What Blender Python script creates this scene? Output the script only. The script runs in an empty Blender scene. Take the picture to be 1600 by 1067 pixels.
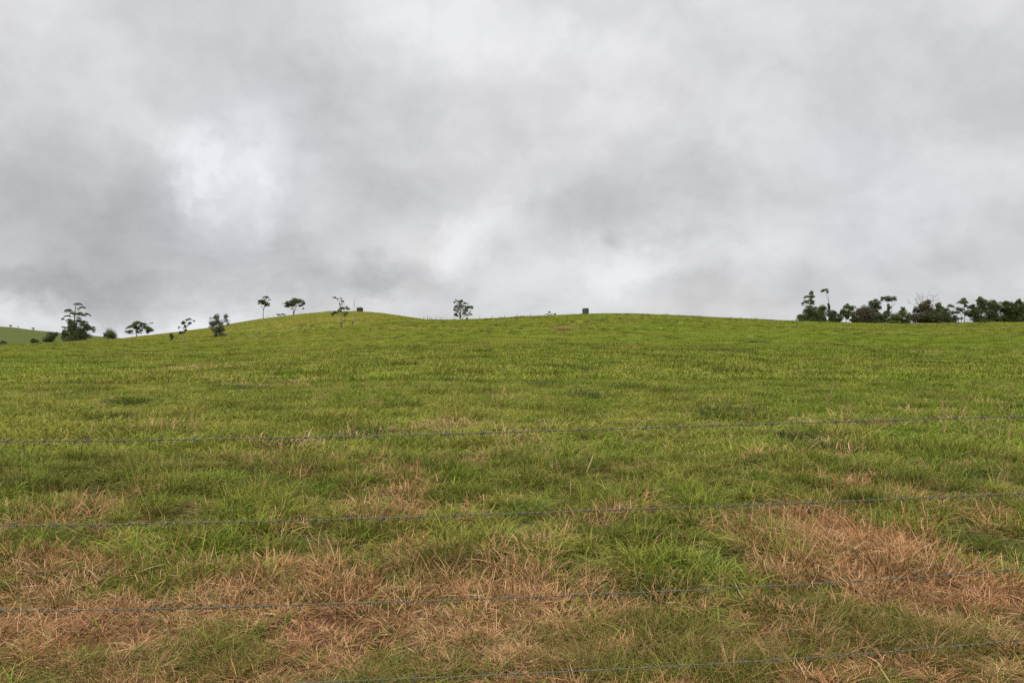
import bpy, bmesh, math, random
import numpy as np
from mathutils import Vector

SEED = 7
rng = np.random.default_rng(SEED)
random.seed(SEED)
scene = bpy.context.scene
COL = scene.collection

# ------------------------------------------------------------------ camera constants
F, CX, CY, EYE = 1220.0, 800.0, 533.5, 1.5      # focal length and centre in the photograph's pixels, eye height in metres


# ------------------------------------------------------------------ small helpers
def tag(o, label=None, cat=None, group=None, kind=None):
    if label: o['label'] = label
    if cat: o['category'] = cat
    if group: o['group'] = group
    if kind: o['kind'] = kind
    return o


def empty(name, loc):
    o = bpy.data.objects.new(name, None)
    o.empty_display_size = 0.3
    o.location = loc
    COL.objects.link(o)
    return o


def link(name, me, mat=None, parent=None):
    o = bpy.data.objects.new(name, me)
    if mat: me.materials.append(mat)
    COL.objects.link(o)
    if parent: o.parent = parent
    return o


def mesh_np(name, verts, faces, attrs=None, smooth=False):
    """verts (n,3); faces list of (k,m) int arrays (quads and/or tris); attrs {name: per-vertex float array}"""
    me = bpy.data.meshes.new(name)
    verts = np.asarray(verts, dtype=np.float32)
    me.vertices.add(len(verts))
    me.vertices.foreach_set('co', verts.ravel())
    loops = np.concatenate([np.asarray(f, dtype=np.int32).ravel() for f in faces])
    sizes = np.concatenate([np.full(len(f), np.asarray(f).shape[1], dtype=np.int32) for f in faces])
    starts = np.concatenate([[0], np.cumsum(sizes)[:-1]]).astype(np.int32)
    me.loops.add(len(loops))
    me.loops.foreach_set('vertex_index', loops)
    me.polygons.add(len(sizes))
    me.polygons.foreach_set('loop_start', starts)
    me.polygons.foreach_set('loop_total', sizes)
    if attrs:
        for k, a in attrs.items():
            a = np.asarray(a, dtype=np.float32)
            if a.ndim == 1:
                me.attributes.new(k, 'FLOAT', 'POINT').data.foreach_set('value', a)
            else:
                if a.shape[1] == 3: a = np.concatenate([a, np.ones((len(a), 1), np.float32)], 1)
                me.attributes.new(k, 'FLOAT_COLOR', 'POINT').data.foreach_set('color', a.ravel())
    me.update(calc_edges=True)
    if smooth: me.polygons.foreach_set('use_smooth', np.ones(len(sizes), dtype=bool))
    me.validate()
    return me


class MB:
    """collects tubes, boxes and lathes into one mesh"""
    def __init__(s): s.v = []; s.q = []; s.t = []; s.n = 0

    def add(s, v, q=(), t=()):
        s.v.append(np.asarray(v, float).reshape(-1, 3))
        if len(q): s.q.append(np.asarray(q, int) + s.n)
        if len(t): s.t.append(np.asarray(t, int) + s.n)
        s.n += len(s.v[-1])

    def tube(s, pts, radii, k=6, cap=True):
        pts = np.asarray(pts, float); n = len(pts)
        radii = np.broadcast_to(np.asarray(radii, float), (n,))
        tan = np.gradient(pts, axis=0)
        tan /= np.linalg.norm(tan, axis=1)[:, None] + 1e-9
        ref = np.tile(np.array([[0.13, 1, 0.07]]), (n, 1))
        ref[np.abs(tan[:, 1]) > 0.9] = [1, 0.1, 0]
        a = np.cross(tan, ref); a /= np.linalg.norm(a, axis=1)[:, None] + 1e-9
        b = np.cross(tan, a)
        th = np.arange(k) / k * 2 * np.pi
        ring = (a[:, None] * np.cos(th)[None, :, None] + b[:, None] * np.sin(th)[None, :, None]) * radii[:, None, None]
        v = (pts[:, None] + ring).reshape(-1, 3)
        i, j = np.meshgrid(np.arange(n - 1), np.arange(k), indexing='ij'); j2 = (j + 1) % k
        q = np.stack([i * k + j, i * k + j2, (i + 1) * k + j2, (i + 1) * k + j], -1).reshape(-1, 4)
        t = []
        if cap:
            v = np.concatenate([v, pts[:1], pts[-1:]])
            c0, c1 = n * k, n * k + 1
            for m in range(k):
                t.append([c0, (m + 1) % k, m]); t.append([c1, (n - 1) * k + m, (n - 1) * k + (m + 1) % k])
        s.add(v, q, t)

    def lathe(s, prof, k=32, centre=(0, 0, 0)):
        prof = np.asarray(prof, float); n = len(prof)
        th = np.arange(k) / k * 2 * np.pi
        v = np.stack([prof[:, None, 0] * np.cos(th), prof[:, None, 0] * np.sin(th), np.repeat(prof[:, 1:2], k, 1)], -1).reshape(-1, 3)
        i, j = np.meshgrid(np.arange(n - 1), np.arange(k), indexing='ij'); j2 = (j + 1) % k
        q = np.stack([i * k + j, i * k + j2, (i + 1) * k + j2, (i + 1) * k + j], -1).reshape(-1, 4)
        s.add(v + np.asarray(centre), q)

    def build(s, name, mat=None, parent=None, smooth=True, attrs=None):
        f = []
        if s.q: f.append(np.concatenate(s.q))
        if s.t: f.append(np.concatenate(s.t))
        return link(name, mesh_np(name, np.concatenate(s.v), f, attrs, smooth), mat, parent)


def vnoise(x, y, scale, seed=0, octaves=3, gain=0.5):
    """smooth lattice noise, about 0..1"""
    x = np.asarray(x, float) / scale; y = np.asarray(y, float) / scale
    out = 0; amp = 1; tot = 0
    for o in range(octaves):
        xi = np.floor(x).astype(np.int64); yi = np.floor(y).astype(np.int64)
        fx = x - xi; fy = y - yi
        fx = fx * fx * (3 - 2 * fx); fy = fy * fy * (3 - 2 * fy)
        def h(a, b):
            n = (a * 374761393 + b * 668265263 + (seed + o * 17) * 974634777) & 0x7fffffff
            n = ((n ^ (n >> 13)) * 1274126177) & 0x7fffffff
            return ((n ^ (n >> 16)) & 0xffff) / 65535.0
        v = (h(xi, yi) * (1 - fx) + h(xi + 1, yi) * fx) * (1 - fy) + (h(xi, yi + 1) * (1 - fx) + h(xi + 1, yi + 1) * fx) * fy
        out = out + v * amp; tot += amp; amp *= gain
        x = x * 2.03 + 11.7; y = y * 2.03 - 5.3
    return out / tot


def sstep(a, b, x):
    t = np.clip((np.asarray(x, float) - a) / (b - a), 0, 1)
    return t * t * (3 - 2 * t)


# ------------------------------------------------------------------ terrain
def pl(x, pts):
    p = np.array(pts, float)
    return np.interp(x, p[:, 0], p[:, 1])

Y_FIELD = [(-600, 230), (0, 230), (500, 260), (800, 318), (915, 332), (1250, 305), (1600, 292), (2300, 280)]
S_FIELD = [(-600, 548), (0, 541), (100, 538.5), (240, 537), (340, 530), (420, 525), (480, 519), (540, 511), (600, 503.5), (640, 500.2), (658, 499.4),
           (686, 499.4), (705, 499), (750, 498), (780, 496.5), (820, 493.2), (860, 491.4), (910, 489.4), (940, 488.6), (990, 488.8),
           (1040, 490.6), (1100, 493.7), (1220, 499.8), (1270, 501.1), (1320, 503), (1420, 504.6), (1500, 504), (1550, 502.8), (1600, 502), (2300, 500)]
S_HILL = [(-600, 545), (0, 538), (60, 536), (100, 534), (150, 531), (200, 527), (240, 522), (279, 517.7), (328, 511.5), (358, 505.8), (402, 498.5),
          (451, 492), (480, 488.6), (500, 486.9), (514, 485.2), (555, 484.6), (592, 487.6), (630, 493.2), (658, 498.6), (700, 508), (760, 518), (850, 535), (2300, 540)]
S_FAR = [(-600, 500), (-200, 505), (0, 508.6), (20, 509.6), (52, 514), (95, 518.6), (140, 523), (190, 527.6), (260, 536), (400, 548), (2300, 552)]

NV, NR = 561, 420
V_AX = np.linspace(-1.4, 1.4, NV)
R_AX = np.exp(np.linspace(0, np.log(3016), NR))
OFF = 16.0


def raw_height(X, Y):
    u = np.clip(X / np.maximum(Y, 4.0), -1.2, 1.2)
    x = CX + F * u
    yf, zf_px = pl(x, Y_FIELD), pl(x, S_FIELD)
    zf = EYE + yf * (CY - zf_px) / F
    yh = 430.0
    zh = EYE + yh * (CY - pl(x, S_HILL)) / F
    yd = 560.0
    zd = np.minimum(zh - 5.0, EYE + yd * (CY - 546) / F)
    y0 = 800.0
    z0 = EYE + y0 * (CY - pl(x, S_FAR)) / F
    s = np.clip((Y - 8.0) / (yf - 8.0), 0, 1)
    z = zf * s ** 1.6
    def seg(z, ya, za, yb, zb):
        t = np.clip((Y - ya) / (yb - ya), 0, 1)
        return np.where(Y > ya, za + (zb - za) * t, z)
    z = seg(z, yf, zf, yh, zh)
    z = seg(z, yh, zh, yd, zd)
    z = seg(z, yd, zd, y0, z0)
    z = seg(z, y0, z0, 1300.0, z0 * 0.3 - 25)
    z = seg(z, 1300.0, z0 * 0.3 - 25, 3000.0, -45.0 + 0 * z0)
    return z


RR, VV = np.meshgrid(R_AX, V_AX, indexing='ij')
GY = RR - OFF
GX = VV * RR
GZ = raw_height(GX, GY)
for _ in range(2):                               # round the crests a little
    GZ[1:-1] = 0.25 * GZ[:-2] + 0.5 * GZ[1:-1] + 0.25 * GZ[2:]
GZ += (vnoise(GX, GY, 2.1, 3, 3) - 0.5) * 0.10 * sstep(1.5, 6, GY) * (1 - 0.5 * sstep(60, 200, GY))
GZ += (vnoise(GX, GY, 23, 5, 2) - 0.5) * 0.55 * sstep(18, 80, GY)


def height(X, Y):
    X = np.asarray(X, float); Y = np.asarray(Y, float)
    r = np.clip(Y + OFF, 1.0, 3015)
    fi = np.log(r) / np.log(3016) * (NR - 1)
    fj = (np.clip(X / r, -1.399, 1.399) + 1.4) / 2.8 * (NV - 1)
    i = np.clip(fi.astype(int), 0, NR - 2); j = np.clip(fj.astype(int), 0, NV - 2)
    a = (r - R_AX[i]) / (R_AX[i + 1] - R_AX[i]); b = fj - j
    return (GZ[i, j] * (1 - b) + GZ[i, j + 1] * b) * (1 - a) + (GZ[i + 1, j] * (1 - b) + GZ[i + 1, j + 1] * b) * a


def column(xp, y0=20.0, y1=1000.0, n=2000):
    Y = np.linspace(y0, y1, n); X = (xp - CX) / F * Y
    Z = height(X, Y)
    return Y, CY - F * (Z - EYE) / Y


def crest_Y(xp, y0=150.0, y1=600.0):
    Y, py = column(xp, y0, y1)
    return float(Y[np.argmin(py)])


def slope_Y(xp, yp, y0=150.0, y1=430.0):
    Y, py = column(xp, y0, y1)
    return float(Y[np.argmin(np.abs(py - yp))])


def on_ground(xp, Y):
    X = (xp - CX) / F * Y
    return X, float(height(X, Y))


# ------------------------------------------------------------------ where the grass is dry, mown, red or lush (world coordinates)
def patch_field(X, Y, patches):
    out = np.zeros_like(np.asarray(X, float))
    wx = X + (vnoise(X, Y, 0.55, 21, 3) - 0.5) * 0.9
    wy = Y + (vnoise(X, Y, 0.55, 22, 3) - 0.5) * 1.1
    for (px, py, rx, ry, s) in patches:
        lift = float(np.interp(py, [700, 850, 1000], [.15, .19, .05]))      # how high the grass stands there
        yy = F * (EYE - lift) / (py - CY)
        xx = (px - CX) / F * yy
        ax = rx / F * yy
        ay = yy * yy / (F * (EYE - lift)) * ry
        d2 = ((wx - xx) / ax) ** 2 + ((wy - yy) / ay) ** 2
        out = np.maximum(out, s * np.exp(-d2 * 0.9))
    return out

DRY = [(110, 920, 230, 56, 1.2), (40, 985, 130, 40, .85), (310, 905, 160, 42, .75), (560, 920, 140, 52, 1.05), (620, 870, 90, 40, .65),
       (820, 930, 170, 52, 1.7), (840, 885, 62, 38, .8), (720, 850, 70, 40, .6), (600, 765, 80, 30, .36), (1330, 835, 115, 48, 1.15),
       (1510, 885, 140, 42, 1.05), (1180, 945, 95, 40, .85), (1430, 1050, 290, 38, 1.6), (900, 1062, 320, 18, 1.2), (330, 1055, 260, 18, .7), (250, 960, 120, 30, .7), (480, 960, 120, 40, .8), (1250, 1000, 60, 14, .5), (1560, 1000, 90, 14, .5),
       (130, 765, 80, 14, .28), (950, 787, 45, 12, .5), (1480, 770, 130, 22, .28), (470, 690, 90, 10, .2), (60, 860, 120, 30, .6),
       (230, 985, 170, 25, .7), (80, 830, 160, 20, .5), (420, 860, 140, 24, .5), (705, 655, 30, 6, .6), (1330, 650, 60, 5, .3)]
MAT = [(1080, 1002, 190, 34, .9), (450, 1018, 220, 26, .6), (1440, 962, 190, 32, .9), (150, 1048, 130, 18, .45), (640, 1050, 80, 14, .5), (1250, 990, 110, 26, .7)]
LUSH = [(960, 850, 130, 55, 1), (1100, 860, 130, 50, .9), (330, 800, 160, 40, .9), (60, 860, 60, 30, .9), (1060, 730, 250, 40, .5), (100, 700, 150, 25, .5), (1570, 790, 60, 20, .7), (610, 690, 200, 25, .4)]


def cover(X, Y):
    """dry, mat, lush weights 0..1"""
    n1 = vnoise(X, Y, 1.3, 31, 3); n2 = vnoise(X, Y, 0.4, 32, 2)
    dry = patch_field(X, Y, [(a, b + (28 if 845 < b < 992 else 0), c, d, e * (.75 if b < 800 else 1)) for a, b, c, d, e in DRY])
    near = 1 - sstep(9, 20, Y)
    dry = dry + near * (sstep(.60, .80, n1) * .18 + sstep(.62, .85, n2) * .12)
    far = sstep(12, 30, Y)
    dry = dry * (1 - .0 * far) + far * (sstep(.60, .8, vnoise(X, Y * .6, 9, 33, 4)) * .24)
    mat = patch_field(X, Y, [(a, b + 8, c, d * .75, e) for a, b, c, d, e in MAT])
    dry = dry * (1 - .5 * np.clip(mat * 1.2, 0, 1))
    dry = np.maximum(dry, (1 - sstep(3.9, 5.0, Y)) * (.22 + .75 * sstep(.42, .68, vnoise(X, Y, .45, 34, 3))))
    lush = patch_field(X, Y, LUSH)
    return np.clip(dry, 0, 1.2), np.clip(mat, 0, 1), np.clip(lush, 0, 1)


def field_tone(X, Y):
    """slow drift of the pasture between fresh green (0) and olive brown (1)"""
    a = vnoise(X, Y, 14, 41, 4)
    b = vnoise(X, Y * .45, 60, 42, 3)
    t = .55 * a + .45 * b
    x = CX + F * X / np.maximum(Y, 4)
    hill = sstep(250, 330, Y) * (x < 670)
    t = t + .16 * hill - .05
    t = t + .12 * sstep(1150, 1600, x) * sstep(90, 200, Y)
    return np.clip((t - .25) / .5, 0, 1)


def lerp3(a, b, t):
    a = np.asarray(a, float); b = np.asarray(b, float)
    return a + (b - a) * np.asarray(t)[..., None]

FRESH, OLIVE = (.148, .202, .018), (.226, .216, .036)


def tussocks(X, Y, cell, seed):
    """nearest tussock of a jittered lattice: distance from its middle (0 centre .. 1 edge) and three random numbers of its own"""
    def h(a, b, k):
        n = (a * 374761393 + b * 668265263 + (seed + k * 101) * 974634777) & 0x7fffffff
        n = ((n ^ (n >> 13)) * 1274126177) & 0x7fffffff
        return ((n ^ (n >> 16)) & 0xffff) / 65535.0
    gx = X / cell; gy = Y / cell
    ix = np.floor(gx).astype(np.int64); iy = np.floor(gy).astype(np.int64)
    best = np.full(len(X), 9.0); r1 = np.zeros(len(X)); r2 = r1.copy(); r3 = r1.copy()
    for a in (-1, 0, 1):
        for b in (-1, 0, 1):
            cx, cy = ix + a, iy + b
            size = .7 + .6 * h(cx, cy, 5)
            d = np.hypot(gx - cx - h(cx, cy, 1), gy - cy - h(cx, cy, 2)) / size
            m = d < best
            best = np.where(m, d, best); r1 = np.where(m, h(cx, cy, 3), r1); r2 = np.where(m, h(cx, cy, 4), r2); r3 = np.where(m, h(cx, cy, 6), r3)
    return np.clip(best / .85, 0, 1), r1, r2, r3


# ------------------------------------------------------------------ materials
def new_mat(name):
    m = bpy.data.materials.new(name); m.use_nodes = True
    nt = m.node_tree; nt.nodes.clear()
    return m, nt, nt.nodes, nt.links


def nd(ns, typ, **kw):
    n = ns.new(typ)
    for k, v in kw.items():
        if k == 'inputs':
            for a, b in v.items(): n.inputs[a].default_value = b
        else: setattr(n, k, v)
    return n


def plain(name, c1, c2, rough=.8, scale=3.0, bump=0.0, spec=.3, metal=0.0, detail=5, coord='Object'):
    m, nt, ns, ls = new_mat(name)
    tc = nd(ns, 'ShaderNodeTexCoord')
    no = nd(ns, 'ShaderNodeTexNoise', inputs={'Scale': scale, 'Detail': detail, 'Roughness': .6})
    ls.new(tc.outputs[coord], no.inputs['Vector'])
    rp = nd(ns, 'ShaderNodeValToRGB')
    rp.color_ramp.elements[0].position = .3; rp.color_ramp.elements[0].color = (*c1, 1)
    rp.color_ramp.elements[1].position = .7; rp.color_ramp.elements[1].color = (*c2, 1)
    ls.new(no.outputs['Fac'], rp.inputs['Fac'])
    p = nd(ns, 'ShaderNodeBsdfPrincipled', inputs={'Roughness': rough, 'Metallic': metal, 'Specular IOR Level': spec})
    ls.new(rp.outputs['Color'], p.inputs['Base Color'])
    if bump:
        b = nd(ns, 'ShaderNodeBump', inputs={'Strength': bump, 'Distance': .02})
        ls.new(no.outputs['Fac'], b.inputs['Height']); ls.new(b.outputs['Normal'], p.inputs['Normal'])
    o = nd(ns, 'ShaderNodeOutputMaterial'); ls.new(p.outputs['BSDF'], o.inputs['Surface'])
    return m


def blade_material(name, straw=(.40, .27, .13), translucent=.3, vary=(.8, .6)):
    m, nt, ns, ls = new_mat(name)
    tc = nd(ns, 'ShaderNodeAttribute', attribute_type='INSTANCER', attribute_name='tcol')
    bv = nd(ns, 'ShaderNodeAttribute', attribute_type='GEOMETRY', attribute_name='bvar')
    sw = nd(ns, 'ShaderNodeAttribute', attribute_type='GEOMETRY', attribute_name='straw')
    mu = nd(ns, 'ShaderNodeMath', operation='MULTIPLY_ADD', inputs={1: vary[0], 2: vary[1]}); ls.new(bv.outputs['Fac'], mu.inputs[0])
    sc = nd(ns, 'ShaderNodeVectorMath', operation='SCALE'); ls.new(tc.outputs['Color'], sc.inputs[0]); ls.new(mu.outputs[0], sc.inputs['Scale'])
    mx = nd(ns, 'ShaderNodeMix', data_type='RGBA'); mx.inputs['B'].default_value = (*straw, 1)
    ls.new(sw.outputs['Fac'], mx.inputs['Factor']); ls.new(sc.outputs[0], mx.inputs['A'])
    p = nd(ns, 'ShaderNodeBsdfPrincipled', inputs={'Roughness': .7, 'Specular IOR Level': .08})
    t = nd(ns, 'ShaderNodeBsdfTranslucent')
    ls.new(mx.outputs['Result'], p.inputs['Base Color']); ls.new(mx.outputs['Result'], t.inputs['Color'])
    ms = nd(ns, 'ShaderNodeMixShader', inputs={0: translucent})
    ls.new(p.outputs[0], ms.inputs[1]); ls.new(t.outputs[0], ms.inputs[2])
    o = nd(ns, 'ShaderNodeOutputMaterial'); ls.new(ms.outputs[0], o.inputs['Surface'])
    return m


def leaf_material(name, c1, c2, translucent=.25):
    m, nt, ns, ls = new_mat(name)
    at = nd(ns, 'ShaderNodeAttribute', attribute_type='GEOMETRY', attribute_name='bvar')
    rp = nd(ns, 'ShaderNodeValToRGB')
    rp.color_ramp.elements[0].color = (*c1, 1); rp.color_ramp.elements[1].color = (*c2, 1)
    ls.new(at.outputs['Fac'], rp.inputs['Fac'])
    p = nd(ns, 'ShaderNodeBsdfPrincipled', inputs={'Roughness': .6, 'Specular IOR Level': .2})
    t = nd(ns, 'ShaderNodeBsdfTranslucent')
    ls.new(rp.outputs['Color'], p.inputs['Base Color']); ls.new(rp.outputs['Color'], t.inputs['Color'])
    ms = nd(ns, 'ShaderNodeMixShader', inputs={0: translucent})
    ls.new(p.outputs[0], ms.inputs[1]); ls.new(t.outputs[0], ms.inputs[2])
    o = nd(ns, 'ShaderNodeOutputMaterial'); ls.new(ms.outputs[0], o.inputs['Surface'])
    return m


M_BARK_PALE = plain('pale bark', (.20, .18, .15), (.36, .33, .28), .9, 2.0, .4)
M_BARK = plain('grey brown bark', (.06, .05, .04), (.13, .11, .09), .9, 2.0, .4)
M_POST = plain('weathered post', (.06, .055, .05), (.14, .13, .115), .9, 5.0, .3)
M_WIRE = plain('galvanised wire', (.085, .080, .052), (.155, .148, .098), .75, 55.0, 0, .25, .2)
M_TANK_GREEN = plain('grey green tank', (.035, .05, .045), (.05, .066, .058), .55, 1.2, 0, .35)
M_TANK_DARK = plain('dark tank', (.022, .020, .020), (.034, .030, .030), .7, 1.5, 0, .3)
M_TANK_ROOF = plain('tank roof', (.07, .07, .072), (.10, .10, .10), .6, 1.5, 0, .3)
M_COW = plain('dark cattle coat', (.012, .010, .009), (.03, .022, .016), .8, 2.5, 0, .2)
M_HORN = plain('pale horn', (.25, .22, .17), (.35, .31, .25), .6, 8, 0, .3)
LEAF = {
    'dark': leaf_material('dark foliage', (.040, .054, .024), (.150, .178, .068)),
    'olive': leaf_material('olive foliage', (.046, .062, .022), (.165, .190, .058)),
    'grey': leaf_material('grey green foliage', (.052, .062, .036), (.16, .178, .10)),
    'brown': leaf_material('brownish foliage', (.055, .050, .030), (.14, .125, .070)),
    'fresh': leaf_material('fresh green foliage', (.035, .055, .014), (.09, .12, .03)),
}


# ground -------------------------------------------------------------------------------------------
RED_Y = slope_Y(880, 513.5, 60, 320)
RED_X, RED_Z = on_ground(880, RED_Y)
RED_SPOTS = [(880, 513.6, 14, 8.0, 1.0), (868, 516, 10, 5, .7), (893, 511.2, 9, 5, .7), (907, 502, 5, 9, .45), (900, 507, 5, 8, .45), (850, 518.5, 12, 4, .4)]


def red_soil(X, Y):
    out = np.zeros_like(np.asarray(X, float))
    wx = X + (vnoise(X, Y, 1.6, 51, 3) - .5) * 2.2; wy = Y + (vnoise(X, Y, 3, 52, 3) - .5) * 6
    for (px, py, rx, ry, s) in RED_SPOTS:
        yy = slope_Y(px, py, 60, 320); xx = (px - CX) / F * yy
        out = np.maximum(out, s * sstep(1.2, .7, np.sqrt(((wx - xx) / (rx / F * yy)) ** 2 + ((wy - yy) / ry) ** 2)))
    return out


def make_ground():
    v = np.stack([GX, GY, GZ], -1).reshape(-1, 3)
    i, j = np.meshgrid(np.arange(NR - 1), np.arange(NV - 1), indexing='ij')
    q = np.stack([i * NV + j, i * NV + j + 1, (i + 1) * NV + j + 1, (i + 1) * NV + j], -1).reshape(-1, 4)
    dry, mat, lush = cover(GX, GY)
    tone = field_tone(GX, GY)
    far = sstep(25, 120, GY)
    soilg = lerp3((.060, .036, .018), (.055, .060, .014), np.clip(.45 + .4 * vnoise(GX, GY, .8, 61, 2), 0, 1))
    sward = lerp3(FRESH, OLIVE, tone)
    sward = sward + (np.array((.052, .066, .011)) - sward) * sstep(470, 620, GY)[..., None] * .85
    c = soilg * (1 - far[..., None]) + sward * .8 * far[..., None]  # distant ground darkened: shade among the tufts put into its colour
    c = c + (np.array((.085, .034, .015)) - c) * np.clip(dry * (1 - far) * .9, 0, 1)[..., None]
    me = mesh_np('ground', v, [q], {'gcol': c.reshape(-1, 3)}, True)
    m, nt, ns, ls = new_mat('pasture ground')
    at = nd(ns, 'ShaderNodeAttribute', attribute_type='GEOMETRY', attribute_name='gcol')
    geo = nd(ns, 'ShaderNodeNewGeometry')
    n1 = nd(ns, 'ShaderNodeTexNoise', inputs={'Scale': .9, 'Detail': 7, 'Roughness': .65}); ls.new(geo.outputs['Position'], n1.inputs['Vector'])
    n2 = nd(ns, 'ShaderNodeTexNoise', inputs={'Scale': 14, 'Detail': 4, 'Roughness': .6}); ls.new(geo.outputs['Position'], n2.inputs['Vector'])
    mr = nd(ns, 'ShaderNodeMapRange', inputs={'From Min': .3, 'From Max': .7, 'To Min': .62, 'To Max': 1.3}); ls.new(n1.outputs['Fac'], mr.inputs['Value'])
    mr2 = nd(ns, 'ShaderNodeMapRange', inputs={'From Min': .3, 'From Max': .7, 'To Min': .7, 'To Max': 1.25}); ls.new(n2.outputs['Fac'], mr2.inputs['Value'])
    mm = nd(ns, 'ShaderNodeMath', operation='MULTIPLY'); ls.new(mr.outputs[0], mm.inputs[0]); ls.new(mr2.outputs[0], mm.inputs[1])
    sc = nd(ns, 'ShaderNodeVectorMath', operation='SCALE'); ls.new(at.outputs['Color'], sc.inputs[0]); ls.new(mm.outputs[0], sc.inputs['Scale'])
    p = nd(ns, 'ShaderNodeBsdfPrincipled', inputs={'Roughness': .95, 'Specular IOR Level': .1}); ls.new(sc.outputs[0], p.inputs['Base Color'])
    b = nd(ns, 'ShaderNodeBump', inputs={'Strength': .6, 'Distance': .15}); ls.new(n1.outputs['Fac'], b.inputs['Height']); ls.new(b.outputs[0], p.inputs['Normal'])
    o = nd(ns, 'ShaderNodeOutputMaterial'); ls.new(p.outputs[0], o.inputs['Surface'])
    g = link('ground', me, m)
    tag(g, 'rolling green pasture rising to a low ridge and hill', 'ground', kind='structure')

    # the bare red earth scar, a fine sheet lying just above the pasture
    xs = np.linspace(RED_X - 12, RED_X + 14, 90); ys = np.linspace(RED_Y - 22, RED_Y + 60, 120)
    XX, YY = np.meshgrid(xs, ys)
    ms = red_soil(XX, YY)
    keep = ms > .55 + .25 * vnoise(XX, YY, .9, 91, 2)
    ZZ = height(XX, YY) + .05 + .10 * ms
    v = np.stack([XX, YY, ZZ], -1).reshape(-1, 3)
    i, j = np.meshgrid(np.arange(119), np.arange(89), indexing='ij')
    ok = (keep[:-1, :-1] & keep[1:, 1:])
    q = np.stack([i * 90 + j, i * 90 + j + 1, (i + 1) * 90 + j + 1, (i + 1) * 90 + j], -1)[ok]
    me = mesh_np('bare_earth', v, [q], None, True)
    o = link('bare_earth', me, plain('red earth', (.105, .046, .016), (.16, .070, .026), .95, .8, .5, .1))
    tag(o, 'scar of bare red earth on the pasture below the green tank', 'bare earth', kind='structure')


# ------------------------------------------------------------------ grass
def blades(n, spread, length, width, lean, curl, nseg, straw_p, twist=.5, lie=0.0, rs=None):
    """ribbon blades of one tuft as arrays"""
    r = spread * np.sqrt(rs.random(n)); ph = rs.random(n) * 2 * np.pi
    bx, by = r * np.cos(ph), r * np.sin(ph)
    az = ph + (rs.random(n) - .5) * 2.4
    L = length[0] + (length[1] - length[0]) * rs.random(n) ** 1.2
    W = width[0] + (width[1] - width[0]) * rs.random(n)
    th0 = lean[0] + (lean[1] - lean[0]) * rs.random(n)
    cu = curl[0] + (curl[1] - curl[0]) * rs.random(n)
    bz = lie * rs.random(n)
    side = az + np.pi / 2 + (rs.random(n) - .5) * twist
    daz = (rs.random(n) - .5) * 1.0
    pts = np.zeros((n, nseg + 1, 3)); pts[:, 0] = np.stack([bx, by, bz - .01], -1)
    for k in range(nseg):
        t = (k + .5) / nseg
        th = th0 + cu * t
        a = az + daz * t
        st = (L / nseg)[:, None] * np.stack([np.sin(th) * np.cos(a), np.sin(th) * np.sin(a), np.cos(th)], -1)
        pts[:, k + 1] = pts[:, k] + st
    pts[:, :, 2] = np.where(pts[:, :, 2] < .004, .004 + .02 * rs.random((n, 1)), pts[:, :, 2]) if lie > 0 else pts[:, :, 2]
    t = np.linspace(0, 1, nseg + 1)
    wv = W[:, None] * np.interp(t, [0, .35, .75, 1], [.75, 1, .65, .12])[None]
    sd = np.stack([np.cos(side), np.sin(side), (rs.random(n) - .5) * .8], -1)
    v = np.stack([pts - .5 * wv[..., None] * sd[:, None], pts + .5 * wv[..., None] * sd[:, None]], 2).reshape(-1, 3)
    base = (np.arange(n) * (nseg + 1) * 2)[:, None]
    kk = np.arange(nseg)[None] * 2
    q = np.stack([base + kk, base + kk + 1, base + kk + 3, base + kk + 2], -1).reshape(-1, 4)
    per = (nseg + 1) * 2
    bvar = np.repeat(rs.random(n), per)
    st = np.repeat((rs.random(n) < straw_p) * (.45 + .55 * rs.random(n)), per)
    return v, q, bvar, st


def tuft_mesh(name, parts, mat):
    V, Q, B, S = [], [], [], []; n = 0
    for (v, q, b, s) in parts:
        V.append(v); Q.append(q + n); B.append(b); S.append(s); n += len(v)
    me = mesh_np(name, np.concatenate(V), [np.concatenate(Q)], {'bvar': np.concatenate(B), 'straw': np.concatenate(S)}, True)
    me.materials.append(mat)
    return me


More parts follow.
